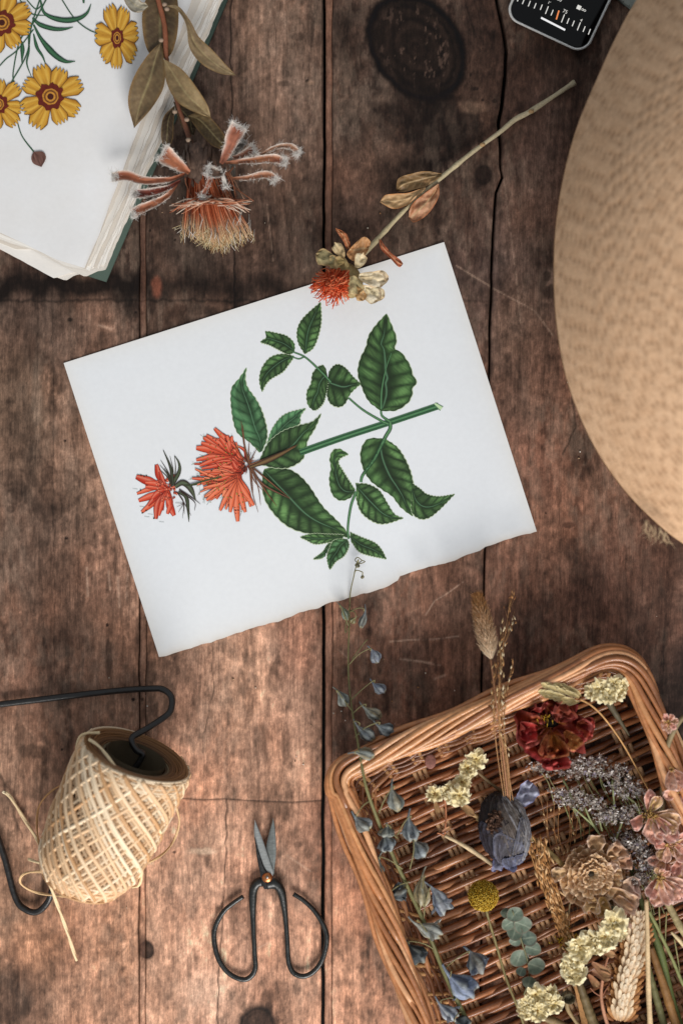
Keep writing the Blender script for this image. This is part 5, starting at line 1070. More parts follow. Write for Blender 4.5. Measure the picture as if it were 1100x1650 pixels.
# ================================================================ bunny tail grass
BT = thing('bunny_tail', 'fluffy beige bunny tail grass head on a thin stem, leaning over the top rim', 'dried grass', P(782, 1060, .03))
mb = MB(); rod(mb, [(790,1062,.046), (795,1100,.052), (800,1140,.056), (808,1200,.050), (818,1290,.040)], [1.7, 1.3, 1.3, 1.3, 1.3], '#a07050', n=50); mb.build('stem', M['stem'], BT)
a, b = np.array(P(791, 1062, .046)), np.array(P(770, 966, .040)); d, s, u = frame_of(b-a); L = np.linalg.norm(b-a)
mb = MB(); tt = np.linspace(0, 1, 16)[:, None]; th = np.linspace(0, 2*math.pi, 18, endpoint=False)[None]; r = 7*S*np.interp(tt, [0, .12, .35, .7, 1], [.2, .85, 1, .75, .1]); mb.grid(a+(tt*L+0*th)[..., None]*d+(r*np.cos(th))[..., None]*s+(r*np.sin(th))[..., None]*u, rgb('#cdb08a'), wrap=True)
for i in range(3600):
    t = R_.random()**.9; an = R_.uniform(0, 6.28); r = 9*S*np.interp(t, [0, .12, .35, .7, 1], [.2, .85, 1, .75, .1]); p0 = a+d*t*L+(s*math.cos(an)+u*math.sin(an))*r*.9
    dr = d*1.1+(s*math.cos(an)+u*math.sin(an))*R_.uniform(.2, .9)+np.array([R_.gauss(0, .12), R_.gauss(0, .12), 0]); dr /= np.linalg.norm(dr); l = R_.uniform(8, 17)*S
    c = mixc(rgb('#f6e8d0'), rgb('#cc9a64'), np.array(min(1, t*.9+R_.random()*.35)))
    mb.tube(np.stack([p0, p0+dr*l*.5, p0+dr*l+np.array([0, 0, -1])*l*.1]), np.array([.6, .5, .15])*S, c, k=3, caps=False)
mb.build('seed_head', M['fluff'], BT)
# fine bent grasses beside it
def seedy(name, label, paths, r, c, seeds, scol, sl, parent=None, group=None, spread=3.0):
    g = parent or thing(name, label, 'dried grass', P(paths[0][0][0], paths[0][0][1], .02), group)
    mb = MB(); ms = MB()
    for pth, (s0, s1, ns) in zip(paths, seeds):
        p = rod(mb, pth, r, c, k=5, n=60)
        for i in range(ns):
            k = int(np.clip(R_.uniform(s0, s1), 0, .99)*59); q = p[k]+np.array([R_.gauss(0, spread), R_.gauss(0, spread), R_.gauss(1, 2)])*S
            dd = p[min(k+3, 59)]-p[max(0, k-3)]; dd = dd/(np.linalg.norm(dd)+1e-9)+np.array([R_.gauss(0, .25), R_.gauss(0, .25), R_.gauss(0, .2)]); l = sl*R_.uniform(.7, 1.3)*S; dd /= np.linalg.norm(dd)
            ms.tube(np.stack([q-dd*l*.5, q-dd*l*.1, q+dd*l*.5]), np.array([.25, 1.25, .12])*S*R_.uniform(.7, 1.2)*sl/8, rgb(R_.choice(scol)), k=5)
            if spread > 3: mb.tube(np.stack([p[max(0, k-4)], q]), .3*S, rgb(c), k=3)
    mb.build('stem', M['stem'], g)
    if ms.v: ms.build('seeds', M['fibre'], g)
    return g
seedy('wispy_seed_stalks', 'wispy bent grass with tiny pale seeds, standing up beside the bunny tail', [
 [(815,1290,.04),(805,1200,.054),(803,1120,.056),(808,1060,.05),(818,990,.04),(828,950,.035)], [(820,1290,.04),(814,1200,.054),(806,1130,.056),(806,1060,.05),(822,1010,.04),(828,985,.03)], [(818,1290,.04),(812,1200,.05),(812,1150,.056),(815,1110,.05),(826,1070,.045),(823,1062,.045)],
 [(826,1290,.04),(812,1210,.05),(798,1160,.056),(787,1130,.05)], [(812,1290,.04),(800,1210,.05),(795,1150,.056),(798,1090,.05),(806,1040,.045),(812,1000,.04)], [(822,1300,.04),(818,1230,.05),(806,1180,.056),(800,1120,.05)]], [.8, .7, .5, .35], '#a57a50',
 [(.45, 1, 34), (.5, 1, 30), (.55, 1, 18), (.6, 1, 10), (.5, 1, 22), (.4, 1, 12)], ['#d8b888', '#b88858', '#e8d4b0', '#8a5c3a'], 8, spread=3.4)
seedy('oat_bunch', 'bundle of tan oat stalks with slim seeds, running down from the dark purple flower', [
 [(846+i*4.5, 1348+R_.uniform(-10, 20), .034), (862+i*3.6, 1400, .036), (885+i*3, 1460, .034), (905+i*1.8, 1510, .032), (920+i, 1565, .03), (940+i*2, 1665, .028)] for i in range(8)], [.9, 1.1, 1.1], '#a57848',
 [(.02, .62, 30) for _ in range(8)], ['#c09060', '#d8b080', '#a07040', '#b88450'], 12, spread=2.6)
seedy('thin_dry_blades', 'hair thin brown grass blades lying across the basket floor below the lavender', [
 [(870+i*11, 1265+R_.uniform(0, 30), .03), (876+i*9+R_.uniform(-6, 6), 1340, .026), (885+i*7+R_.uniform(-8, 8), 1400, .026), (900+i*4+R_.uniform(-9, 9), 1470+R_.uniform(0, 30), .026)] for i in range(8)], [.5, .6, .4], '#8f6038',
 [(.1, .9, 5) for _ in range(8)], ['#b88858', '#d8b888'], 7, spread=2.5)
# ================================================================ loose dried flowers in the basket
Zr, Zb, Zf = zm(800, 1020, 3.667), zm(800, 1330, 3.667), zm(960, 1300, 7.857)
DF = 'dried flower'
# dark red dried flower
RF = thing('dried_red_flower', 'crumpled dark red flower with orange inner petals, at the top of the basket', DF, P(885, 1180, .02))
c0 = Zr([(320, 545)])[0]
for i in range(9):
    a = -1.2+i*2*math.pi/9+R_.uniform(-.15, .15); r = R_.uniform(.85, 1.1); L = 62*r*(1.0 if math.sin(a) > -.2 else .8); mb = MB()
    p = np.array(P(c0[0]+math.cos(a)*4, c0[1]+math.sin(a)*4, .030 if i % 2 else .034))
    petal(mb, p, (math.cos(a), -math.sin(a), .1), (0, 0, 1), L*S*R_.uniform(.8, 1.05), 56*S, curl=R_.uniform(0, .5), cup=.4, ruff=1.0, c0=R_.choice(['#b06030', '#8a3420', '#b86c34']), c1=R_.choice(['#8a2422', '#9c302c', '#7a1e1c']), edge=R_.choice(['#c06a64', '#a84448']), seed=i*13+2, n=26, m=21, base=.3, tip=.8)
    mb.build('petal', M['petal'], RF)
for x, y, a, L, W, cA, cB in ((330,600,1.4,40,34,'#a86a2c','#8a3420'),(400,580,.9,36,26,'#b8703c','#c08a50'),(360,520,-1.3,34,40,'#6a2a1c','#8f4430'),(470,540,.2,30,34,'#9a4a2c','#8f2a26'),(240,560,2.9,36,34,'#a02c24','#8f2a30'),(330,690,1.5,34,44,'#8c2420','#b04a48'),(300,600,1.9,40,18,'#c07a48','#b85a48')):
    mb = MB(); p = np.array(P(*Zr([(x, y)])[0], .042)); petal(mb, p, (math.cos(a), -math.sin(a), .25), (0, 0, 1), L*S, W*S, curl=.5, cup=.5, ruff=1.3, c0=cA, c1=cB, edge='#b86058' if L < 38 else '#c98a60', seed=x, n=22, m=17, tip=.8); mb.build('petal', M['petal'], RF)
mb = MB(); mb.ellipsoid(P(*Zr([(320, 525)])[0], .036), np.array([13, 9, 6])*S, rgb('#120a08')); mb.ellipsoid(P(*Zr([(400, 535)])[0], .036), np.array([9, 7, 5])*S, rgb('#120a08'))
for i in range(30): q = Zr([(300+R_.gauss(0, 30), 500+R_.gauss(0, 14))])[0]; rod(mb, [(q[0], q[1]+8, .036), (q[0]+R_.uniform(-3, 3), q[1], .046)], [.5, .8], R_.choice(['#c8a030', '#3a2014', '#8a6a20']), k=4, n=4)
mb.build('stamens', M['fibre'], RF)
# reed head and its stem
RH = thing('canary_seed_head', 'cream overlapping grass head on a long curved straw stem, right of the red flower', 'dried grass', P(915, 1118, .04))
mb = MB(); rod(mb, [q+(z,) for q, z in zip(Zr([(492,392),(560,430),(640,510),(740,650),(830,810),(905,945)]), (.052,.048,.042,.036,.032,.028))], [1.6, 1.4, 1.4, 1.4, 1.4, 1.5], '#b98c58', n=60); mb.build('stem', M['stem'], RH)
mb = MB(); a, b = np.array(Zr([(492, 390)])[0]), np.array(Zr([(305, 335)])[0]); 
for i in range(46):
    t = i/46; side = (-1 if i % 2 else 1)*R_.uniform(.3, 1); q = a+(b-a)*t; nx = np.array([-(b-a)[1], (b-a)[0]])/np.linalg.norm(b-a); w = 13*np.interp(t, [0, .2, .6, 1], [.6, 1, .9, .2])
    q = q+nx*side*w*.6; dr = (b-a)/np.linalg.norm(b-a)+nx*side*.55
    petal(mb, P(q[0], q[1], .050+.004*(1-abs(side))+.001*t), (dr[0], -dr[1], .15), (0, 0, 1), 17*S, 7.5*S, curl=-.15, cup=.5, ruff=.1, c0='#9a8250', c1='#d8c48c', edge='#e8dcb0', seed=i, tip=.15)
mb.build('seed_head', M['petal'], RH)
def statice(label, flowers, stems, bracts=(), z=.036, size=22, cs=('#c6ae6c', '#eadcb2'), name='dried_statice'):
    t = thing(name, label, DF, P(flowers[0][0], flowers[0][1], z-.01), group='pale yellow statice in the basket')
    for (x, y) in flowers[::(2 if len(flowers) > 9 else 1)]:
        mb = MB(); n = 5; a0 = R_.uniform(0, 6.28); zc = z+R_.uniform(-.003, .004); tl = np.array([R_.gauss(0, .25), R_.gauss(0, .25), 1]); sz = size*1.06*R_.uniform(.85, 1.15)
        for i in range(n):
            a = a0+i*2*math.pi/n; petal(mb, P(x+math.cos(a)*1.5, y+math.sin(a)*1.5, zc), (math.cos(a), -math.sin(a), .55+.3*tl[0]*math.cos(a)), tl, sz*.62*S, sz*.70*S, curl=-.25, cup=.15, ruff=.6, c0=cs[0], c1=cs[1], edge='#efe6c4', seed=int(x*3+y+i), n=11, m=11, base=.35, tip=.9)
        mb.ellipsoid(P(x, y, zc+.0006), np.array([1.6, 1.6, 1.2])*S, rgb('#8f6a2c')); mb.build('floret', M['petal'], t)
    mb = MB()
    for pts, r, c in stems: rod(mb, pts, r, c, n=40, k=8)
    for i, (x, y, a, L, W, c) in enumerate(bracts): petal(mb, P(x, y, z-.003), (math.cos(a), -math.sin(a), .05), (0, 0, 1), L*S, W*S, curl=.2, cup=.4, ruff=.3, c0=c, c1='#a58058', edge='#7a4a34', seed=i+9, tip=.15)
    mb.build('stem', M['stem'], t); return t
statice('pale yellow statice cluster with a dark pointed leaf, in the basket\'s top right corner', Zr([(565,345),(605,325),(620,355),(660,330),(690,300),(700,345),(655,368),(715,310)]), [([q+(z,) for q, z in zip(Zr([(640,380),(690,460),(780,605)]), (.046, .038, .026))], [5.5, 4.6, 1.2], '#4a4230')], z=.048, size=20)
statice('pale yellow statice sprig with small ruffled florets, left of the dark purple flower', Zr([(-115,745),(-78,760),(-150,800),(-145,830),(-95,860),(-165,885)])[:0]+Z3a([(905,745),(945,765),(855,800),(880,830),(820,880),(845,905),(745,930),(700,920),(660,950),(720,975),(770,970),(705,1055),(805,960)])+Z5a([(655,45)]),
 [([(762,1238,.036),(790,1262,.03),(822,1285,.026)], 2.5, '#6a5438'), ([(715,1280,.036),(718,1310,.032),(716,1346,.03)], [1.6, 1.2, 1.4], '#a86a48'), ([(716,1346,.03),(750,1364,.03),(792,1392,.028)], [2.6, 3.6, 3.8], '#c0a884'), ([(735,1284,.034),(752,1305,.032),(772,1318,.03)], [2, 5, 3], '#a8865c'), ([(768,1318,.03),(795,1340,.028)], [4, 2], '#8a7048'), ([(704,1342,.032),(716,1346,.03)], 1.2, '#a86a48')],
 [(736,1290,.7,34,13,'#8f7048'),(700,1290,1.3,22,10,'#a07850'),(712,1340,-.5,16,7,'#9a6448')], z=.038, size=21)
statice('ruffled crescent of pale yellow statice at the bottom edge beside the seed pod', Zb([(170,1050),(195,1020),(230,1000),(270,985),(300,1000),(300,1050),(330,1050),(280,1080),(240,1095),(200,1110),(175,1085),(250,1040)]), [([q+(z,) for q, z in zip(Zb([(235,1130),(320,1150),(420,1190)]), (.03, .026, .024))], [3, 7, 4], '#7d6848')], [], z=.036, size=21)
statice('long curved row of pale yellow statice florets beside the wheat ear', Zb([(455,870),(490,860),(440,820),(500,820),(470,770),(520,810),(490,720),(540,730),(545,680),(550,640),(600,690),(600,620),(640,660),(650,590),(690,570),(725,610),(700,620)]),
 [([q+(z,) for q, z in zip(Zb([(470,880),(510,1000),(575,1190)]), (.032, .03, .028))], [5, 7, 9], ('#5a4a30', '#6d5c3c')), ([q+(z,) for q, z in zip(Zb([(710,640),(690,720),(650,790),(625,900),(615,1000),(630,1100),(660,1200)]), (.034,)*7)], [1.8, 1.8, 2.2, 2.4, 2.6, 2.8, 3.2], ('#a86c4c', '#b58468')), ([q+(.034,) for q in Zb([(615,1010),(580,990),(550,960)])], 1, '#8f5c44'), ([q+(.034,) for q in Zb([(620,1010),(650,960),(670,930)])], 1, '#8f5c44')],
 [(*Zb([(x, y)])[0], a, L, W, c) for x, y, a, L, W, c in ((600,740,.2,26,12,'#a06c50'),(560,810,.6,34,16,'#8a5c40'),(560,860,.3,30,16,'#7d5038'),(640,760,-.6,22,9,'#a87858'),(690,700,-1.4,20,8,'#a06448'),(720,690,-1.1,18,8,'#94583c'),(540,880,.9,24,12,'#9a6444'))], z=.042, size=27)
# small pink petal
mb = MB(); mb.ellipsoid(P(693, 1227, .020), np.array([9, 12, 2.2])*S, rgb('#b07c70'), n=10, m=20); o = mb.build('pink_petal', M['petal']); tag(o, 'single small round pink petal lying on the weave near the top left', 'petal')
# sea lavender
SL = thing('sea_lavender', 'grey white sea lavender with hundreds of tiny florets, under the red flower', DF, P(960, 1280, .02))
cl = Zr([(240,795),(300,790),(380,820),(440,770),(500,770),(560,770),(620,760),(470,830),(540,810),(600,830),(660,830),(720,810),(760,870),(700,900),(800,900),(740,940),(820,940),(360,940),(400,970),(460,940),(480,1000),(540,990),(580,1000),(430,1000),(620,1060),(660,1080),(700,1060),(750,1060),(790,1050),(640,1100),(720,1100)])+Zf([(330,380),(420,440),(360,470),(500,490),(560,520),(620,560),(540,560),(660,600),(620,740),(680,740),(530,900),(560,930),(600,880),(650,660),(1060,340),(1050,880),(1040,180)])
mb = MB(); ms = MB(); back = MB()
for (x, y) in cl:
    z0 = .036+R_.uniform(-.004, .004)
    rod(ms, [(x+R_.uniform(-3, 3), y+2, z0-.003), (x+8+R_.uniform(-4, 10), y+24, .028), (x+20+R_.uniform(-4, 14), y+60, .024)], [.7, .9, 1.1], R_.choice(['#7a7a4c', '#8a845c', '#6a6a44']), k=4, n=12)
    for i in range(34):
        q = np.array(P(x+R_.gauss(0, 8), y+R_.gauss(0, 5.5), z0+R_.gauss(0, .003))); w = R_.random()
        cc = R_.choice(['#f0eeec', '#dcd6d0', '#a8968a', '#f6f4f2', '#8a7466', '#d0c8c0', '#b4aec8', '#6d5a50', '#ece8e4'])
        dr = np.array([R_.gauss(0, 1), R_.gauss(0, 1), 1.0])
        for j in range(3):
            d2 = dr*.4+np.array([R_.gauss(0, 1), R_.gauss(0, 1), .2]); petal(mb if w > .3 else back, q, d2, dr, 4.6*S, 3.2*S, curl=.3, cup=.3, ruff=.1, c0='#b8aa9e' if w > .3 else '#6a5448', c1=cc, seed=i, n=3, m=3)
    for i in range(14):
        q = P(x+R_.gauss(0, 9), y+R_.gauss(0, 6), z0-.004); ms.ellipsoid(q, np.array([1.6, 2.0, 1.4])*S, rgb(R_.choice(['#4a3c34', '#5f4a3e', '#3a2e28'])), n=4, m=5)
mb.build('florets', M['petal'], SL); back.build('calyces', M['petal'], SL)
for pts in ([(450,1030),(550,1120),(600,1180)], [(520,1030),(560,1120),(640,1240)], [(600,1090),(620,1170)], [(740,1110),(710,1200),(690,1260)], [(760,960),(820,1010),(850,1080)], [(390,870),(420,920),(450,1000)], [(680,870),(690,1000),(690,1040)]):
    rod(ms, [q+(.034,) for q in Zr(pts)], 1.6, '#8f9468', n=20, k=6)
ms.build('stem', M['stem'], SL)
# dark purple flower
PU = thing('dried_ranunculus', 'dark slate purple dried flower with silvery crinkled petals, in the middle of the basket', DF, P(818, 1338, .02))
Zp = zm(740, 1240, 6.875)
mb = MB(); rod(mb, [q+(z,) for q, z in zip(Zp([(760,740),(900,830),(1040,960),(1140,1060)]), (.032, .030, .028, .026))], [4, 4, 4.2, 4.4], '#a08858', n=40, k=10); mb.build('stem', M['stem'], PU)
cp = Zp([(480, 640)])[0]
CP = np.array([(cp[0]-550)*S*.966, (825-cp[1])*S*.966, .034]); ca, sa_ = math.cos(-.2), math.sin(-.2)
def oval(lon, lat, sc):
    """point on the bud: lon across, lat along its length"""
    x = np.cos(lat)*np.sin(lon)*38*sc; y = np.sin(lat)*58*sc; z = np.cos(lat)*np.cos(lon)*30*sc
    return CP+np.stack([(x*ca+y*sa_)*S, (-x*sa_+y*ca)*S, z*S], -1)
def wrinkle(a, b, sd): return np.abs(fbm(a*3.2+sd, b*9+sd, sd % 50, 4, .6)-.5)*2
n, m = 60, 90; lat = np.linspace(-1.5, 1.5, n)[:, None]; lon = np.linspace(-2.4, 2.4, m)[None]
w = wrinkle(lat+0*lon, lon+0*lat, 3); mb = MB(); c = mixc(rgb('#1f1a1c')*np.ones((n, m, 1)), rgb('#4c423c'), np.clip(w*2.2, 0, 1)); mb.grid(oval(lon+0*lat, lat+0*lon, .90+.10*w)[:, ::-1], c[:, ::-1]); mb.build('crumpled_petals', M['petal'], PU)
for i, (lo0, la0, wl, wa, sc, rot, cA, cB, ed) in enumerate(((-.9,.1,.75,1.2,.98,.1,'#1d191b','#332b2c','#3c3438'),(-.5,.75,.9,.7,1.0,-.3,'#221d1f','#3c3332','#322c30'),(-.75,-.55,.8,.8,1.02,.3,'#231f24','#3a343c','#4c4c5c'),(.1,.55,.7,.85,1.0,.4,'#2c2624','#54483f','#443c3e'),(.45,-.05,.6,1.0,1.03,-.15,'#3a322e','#6a5e56','#54525c'),
  (.0,-.75,.8,.6,1.04,.5,'#2a262c','#504c56','#70748a'),(.85,.35,.5,.8,1.05,-.4,'#4c4540','#857e7a','#9a9ca8'),(.75,-.5,.5,.7,1.06,.6,'#3c3838','#6c6a72','#8a8ea4'),(1.2,-.1,.4,.9,1.07,.1,'#544c48','#8c8888','#a8acb8'),(.3,-1.15,.9,.45,1.08,0,'#35323a','#5c6078','#7c82a0'))):
    n, m = 34, 30; a = np.linspace(-1, 1, n)[:, None]; b = np.linspace(-1, 1, m)[None]
    k = np.sqrt(np.clip(1-(a*.86)**4, 0, 1)); la = a*wa+0*b; lo = b*wl*k
    w = wrinkle(la*.5, lo*3, 11+i*7); edge = np.clip(np.maximum(np.abs(b)+0*a, np.abs(a)+0*b), 0, 1)
    LA_ = la0+la*math.cos(rot)-lo*math.sin(rot); LO_ = lo0+lo*math.cos(rot)+la*math.sin(rot)
    sc_ = sc*(1-.03*(1-edge))+.15*(w-.3)+.04*sstep(.8, 1, edge)*(fbm(a*5+i, b*5, i, 2)-.2)
    c = mixc(rgb(cA)*np.ones((n, m, 1)), rgb(cB), np.clip(w*2.6, 0, 1)); c = mixc(c, rgb(ed), sstep(.86, 1, edge)*.4); c = mixc(c, rgb(ed), sstep(.3, .6, w)*.45)
    mb = MB(); mb.grid(oval(LO_, np.clip(LA_, -1.5, 1.5), sc_)[:, ::-1], c[:, ::-1]); mb.build('petal', M['petal'], PU)
for i, (x, y, a, L, W, cA, cB) in enumerate(((700,330,-.9,34,34,'#7a7a8c','#b4b7c8'),(470,1000,1.35,24,44,'#423e46','#7a7c90'))):
    mb = MB(); petal(mb, np.array(P(*Zp([(x, y)])[0], .036))-np.array([math.cos(a), -math.sin(a), 0])*8*S, (math.cos(a), -math.sin(a), -.1), (0, 0, 1), (L+8)*S*.9, W*S*.9, curl=-.25, cup=.3, ruff=.6, c0=cA, c1=cB, edge='#8a8cb4', seed=i*5+1, n=22, m=19, tip=.7, base=.6); mb.build('petal', M['petal'], PU)
mb = MB()
for i in range(50):
    a = i*.7; r = 14*(1-i/60); q = Zp([(385+math.cos(a)*r*5.6, 570+math.sin(a)*r*8.6)])[0]; petal(mb, P(q[0], q[1], .0455+.00004*i), (-math.sin(a), -math.cos(a), .15), (0, 0, 1), 9*S, 6*S, curl=.2, cup=.5, ruff=.9, c0='#3c2a22', c1='#7a5844', edge='#2c201e', seed=i)
mb.build('inner_petals', M['petal'], PU)
# craspedia ball
CR = thing('craspedia', 'round mustard yellow craspedia ball on a thin stem', DF, P(778, 1443, .02))
cc = np.array(P(778, 1443, .034)); mb = MB(); mb.ellipsoid(cc, np.array([21, 21, 20])*S, rgb('#8f701c'), n=14, m=18)
for i in range(900):
    z = 1-2*(i+.5)/900; r = math.sqrt(1-z*z); a = i*2.39996; d = np.array([r*math.cos(a), r*math.sin(a), z])+np.array([R_.gauss(0, .02), R_.gauss(0, .02), 0]); 
    if z < -.5: continue
    mb.ellipsoid(cc+d*22.3*S*R_.uniform(.97, 1.04), np.array([1.35, 1.35, 1.5])*S, rgb(R_.choice(['#b8922c', '#c9a53c', '#a87f20', '#d4b450'])), n=4, m=6)
mb.build('flower_ball', M['fibre'], CR); mb = MB(); rod(mb, [q+(z,) for q, z in zip(Z5a([(962,495),(985,580),(1030,730),(1080,900),(1150,1080),(1200,1220)]), (.030, .028, .026, .026, .026, .026))], 2.1, '#7d7048', n=50); mb.build('stem', M['stem'], CR)
# eucalyptus
EU = thing('eucalyptus_sprig', 'small eucalyptus sprig with round grey green leaves', 'leaf sprig', P(842, 1520, .02))
mb = MB(); rod(mb, [q+(z,) for q, z in zip(Zb([(90,500),(120,600),(150,700),(180,800),(190,900),(160,1000)]), (.034, .033, .032, .03, .026, .022))], 1.3, '#6d6a4c', n=30); mb.build('stem', M['stem'], EU)
for i, (x, y, r, a) in enumerate(((105,522,50,-.8),(70,580,46,2.6),(152,588,54,.4),(105,635,46,1.9),(185,670,50,-.3),(110,690,34,2.5),(215,735,48,.3),(135,792,58,1.9),(235,842,54,.4),(195,940,42,1.8),(60,530,34,3.3),(150,880,30,2))):
    q = Zb([(x, y)])[0]; mb = MB(); n, m = 8, 26; rr = np.linspace(0, 1, n)[:, None]; th = np.linspace(0, 2*math.pi, m, endpoint=False)[None]; R = r/3.667*1.02; tlt = R_.uniform(-.45, .45); tl2 = R_.uniform(-.3, .3)
    X = rr*R*np.cos(th)*(1+.06*np.sin(3*th+i)); Y_ = rr*R*np.sin(th)*(.9+.05*np.cos(2*th+i)); Z_ = (.034-.0006*i+(X*tlt+Y_*tl2)*S+rr**2*R*S*.12)
    col = mixc(rgb(R_.choice(['#4f5f50', '#5a6858', '#44544a']))*np.ones((n, m, 1)), rgb('#7a8474'), np.clip(fbm(X/6, Y_/6, i, 4)*1.4-.4, 0, 1)); ax_ = X*math.cos(a)+Y_*math.sin(a); pe = -X*math.sin(a)+Y_*math.cos(a)
    col = mixc(col, rgb('#98a08c'), np.exp(-(pe/.9)**2)*.6); col = mixc(col, rgb('#8a6a5c'), sstep(.93, 1, rr)*.5+0*th)
    mb.grid(np.stack([(q[0]-550+X)*S*.965, (825-q[1]-Y_)*S*.965, Z_], -1)[:, ::-1], col[:, ::-1], wrap=True); mb.build('leaf', M['leaf'], EU)
# beige ranunculus
BR = thing('dried_ranunculus', 'beige full flower with many papery petals and a small dark centre', DF, P(958, 1410, .02))
cx, cy = Zb([(560, 285)])[0]; rings = [(48, 15, 34, 26, .026), (40, 15, 30, 24, .030), (31, 14, 26, 20, .034), (23, 13, 20, 16, .037), (16, 12, 16, 12, .039), (10, 10, 12, 9, .040)]
for j, (rad, cnt, L, W, z) in enumerate(rings):
    mb = MB()
    for i in range(cnt):
        a = 2*math.pi*(i+.5*(j % 2))/cnt+R_.uniform(-.1, .1); r0 = max(1, rad-L*.75)
        petal(mb, P(cx+math.cos(a)*r0, cy+math.sin(a)*r0, z), (math.cos(a), -math.sin(a), .1+.12*j), (0, 0, 1), L*S*R_.uniform(.85, 1.1), W*S, curl=.35-.05*j, cup=.35, ruff=.4, c0='#b88c5c', c1=R_.choice(['#d4ae80', '#e0be96', '#caa274']), edge='#ecd0b2', seed=j*31+i, n=10, m=9, tip=.75)
    mb.build('petal_ring', M['petal'], BR)
mb = MB(); mb.ellipsoid(P(cx-2, cy, .0415), np.array([6, 4.5, 3])*S, rgb('#2c2216')); mb.build('centre', M['fibre'], BR)
for i, (x, y, a, L, W, cA, cB) in enumerate(((660,380,.5,48,30,'#c09a6c','#caa284'),(700,420,.9,46,30,'#b88e64','#d0a898'),(740,350,.1,26,34,'#caa888','#d4b0a4'),(620,420,1.5,32,26,'#b08850','#c4a068'),(560,420,1.7,24,28,'#b58c58','#c8a678'),(660,300,-1.3,24,20,'#c8a888','#dcc4b4'),(720,450,1.1,28,20,'#c49a80','#cfa49a'),(400,270,2.9,22,22,'#b89468','#ccb08c'),(660,190,-.8,30,30,'#a8845c','#bb9478'),(700,220,-.2,26,24,'#a47c58','#b88a74'),(580,150,-1.6,26,30,'#a8845c','#b89878'))):
    mb = MB(); petal(mb, P(*Zb([(x, y)])[0], .036), (math.cos(a), -math.sin(a), .05), (0, 0, 1), L*S, W*S, curl=.15, cup=.4, ruff=.8, c0=cA, c1=cB, edge='#d8bcaa', seed=i*3+50, n=16, m=13, tip=.85, base=.4); mb.build('petal', M['petal'], BR)
mb = MB(); rod(mb, [q+(z,) for q, z in zip(Zb([(660,440),(740,520),(800,640)]), (.030, .028, .026))], [4, 9, 5], '#6d5838', n=20); petal(mb, P(*Zb([(650, 470)])[0], .031), (1, -.35, 0), (0, 0, 1), 34*S, 12*S, c0='#6a6f5c', c1='#8d8f78', cup=.4, ruff=.3, seed=3); petal(mb, P(*Zb([(640, 490)])[0], .030), (.8, -.8, 0), (0, 0, 1), 30*S, 12*S, c0='#5a5f4c', c1='#7d806c', cup=.4, ruff=.3, seed=4); mb.build('stem', M['stem'], BR)
# pink delphinium
PD = thing('dried_delphinium', 'pink dried delphinium spike with ruffled petals along the right edge', DF, P(1070, 1330, .03))
mb = MB(); Zq = zm(960, 1130, 7.857)
rod(mb, [q+(z,) for q, z in zip(Zq([(1160,170),(1080,220),(1010,310),(950,430),(905,560),(880,700),(865,850),(850,1000),(835,1200),(820,1380)]), (.056,.056,.055,.053,.05,.048,.046,.043,.04,.036))], [3.4, 4, 4.4, 4, 4, 4.4, 4.4, 5, 5.4, 5.6], '#7a6a4c', n=80, k=10)
rod(mb, [q+(z,) for q, z in zip(Zf([(770,330),(760,450),(740,640),(760,800)]), (.036, .034, .032, .03))], 5, '#8a6444', n=30, k=10)
rod(mb, [q+(z,) for q, z in zip(Zf([(880,1180),(960,1330),(1050,1500),(1150,1650)]), (.034, .034, .034, .034))], [5.4, 6, 6], '#a09068', n=40, k=10); mb.build('stem', M['stem'], PD)
PK = [('#c98a68', '#deac9a'), ('#cf9a7c', '#e2b8a4'), ('#c4846a', '#d8a094'), ('#cfa070', '#dfb88c')]
def dflower(x, y, a0, sz, z, n=5, sweep=6.28, pal=None, seed=0):
    f = MB()
    for i in range(n):
        a = a0+(i-(n-1)/2)*sweep/n+R_.uniform(-.12, .12); cA, cB = R_.choice(PK) if pal is None else pal
        petal(f, P(x+math.cos(a)*1.5, y+math.sin(a)*1.5, z+.0006*(i % 3)), (math.cos(a), -math.sin(a), .18), (0, 0, 1), sz*S*R_.uniform(.85, 1.1), sz*.62*S, curl=R_.uniform(-.3, .5), cup=.3, ruff=.55, c0='#b08c4c' if i % 2 else cA, c1=cB, edge='#efd2c8', seed=seed*17+i, n=18, m=15, base=.2, tip=.35)
    for i in range(7): a = R_.uniform(0, 6.28); rod(f, [(x, y, z), (x+math.cos(a)*4, y+math.sin(a)*4, z+.004)], [.6, .9], '#c09a58', k=4, n=4)
    return f.build('flower', M['petal'], PD)
q = lambda Z, x, y: Z([(x, y)])[0]
for i, (Z, x, y, a0, sz, z, n, sw) in enumerate(((Zq,910,270,1.5,16,.058,7,6.28),(Zq,950,860,1.3,32,.052,3,1.8),(Zq,1060,1150,1.5,28,.048,6,6.28),(Zq,690,1430,1.7,8,.044,5,6.28),(Zq,660,1400,-1.2,30,.048,2,.9),(Zq,600,1440,2.35,34,.046,1,.5),(Zq,720,1440,.9,42,.048,4,1.9),(Zf,680,130,1.2,30,.048,3,1.4),(Zf,760,130,.5,40,.050,3,1.0),
  (Zf,900,500,1.6,24,.046,5,4.5),(Zf,980,470,.2,30,.047,4,2.4),(Zf,1060,640,.4,30,.046,5,4.0),(Zf,870,640,2.3,28,.042,3,1.9),(Zf,940,740,1.2,26,.040,4,3),(Zf,780,900,2.1,34,.047,1,.4),(Zf,800,910,1.35,40,.049,2,.8),(Zf,850,920,.65,38,.048,3,1.0),(Zf,800,880,-1.2,16,.050,3,2.2))):
    x_, y_ = q(Z, x, y); dflower(x_, y_, a0, sz, z, n, sw, seed=i)
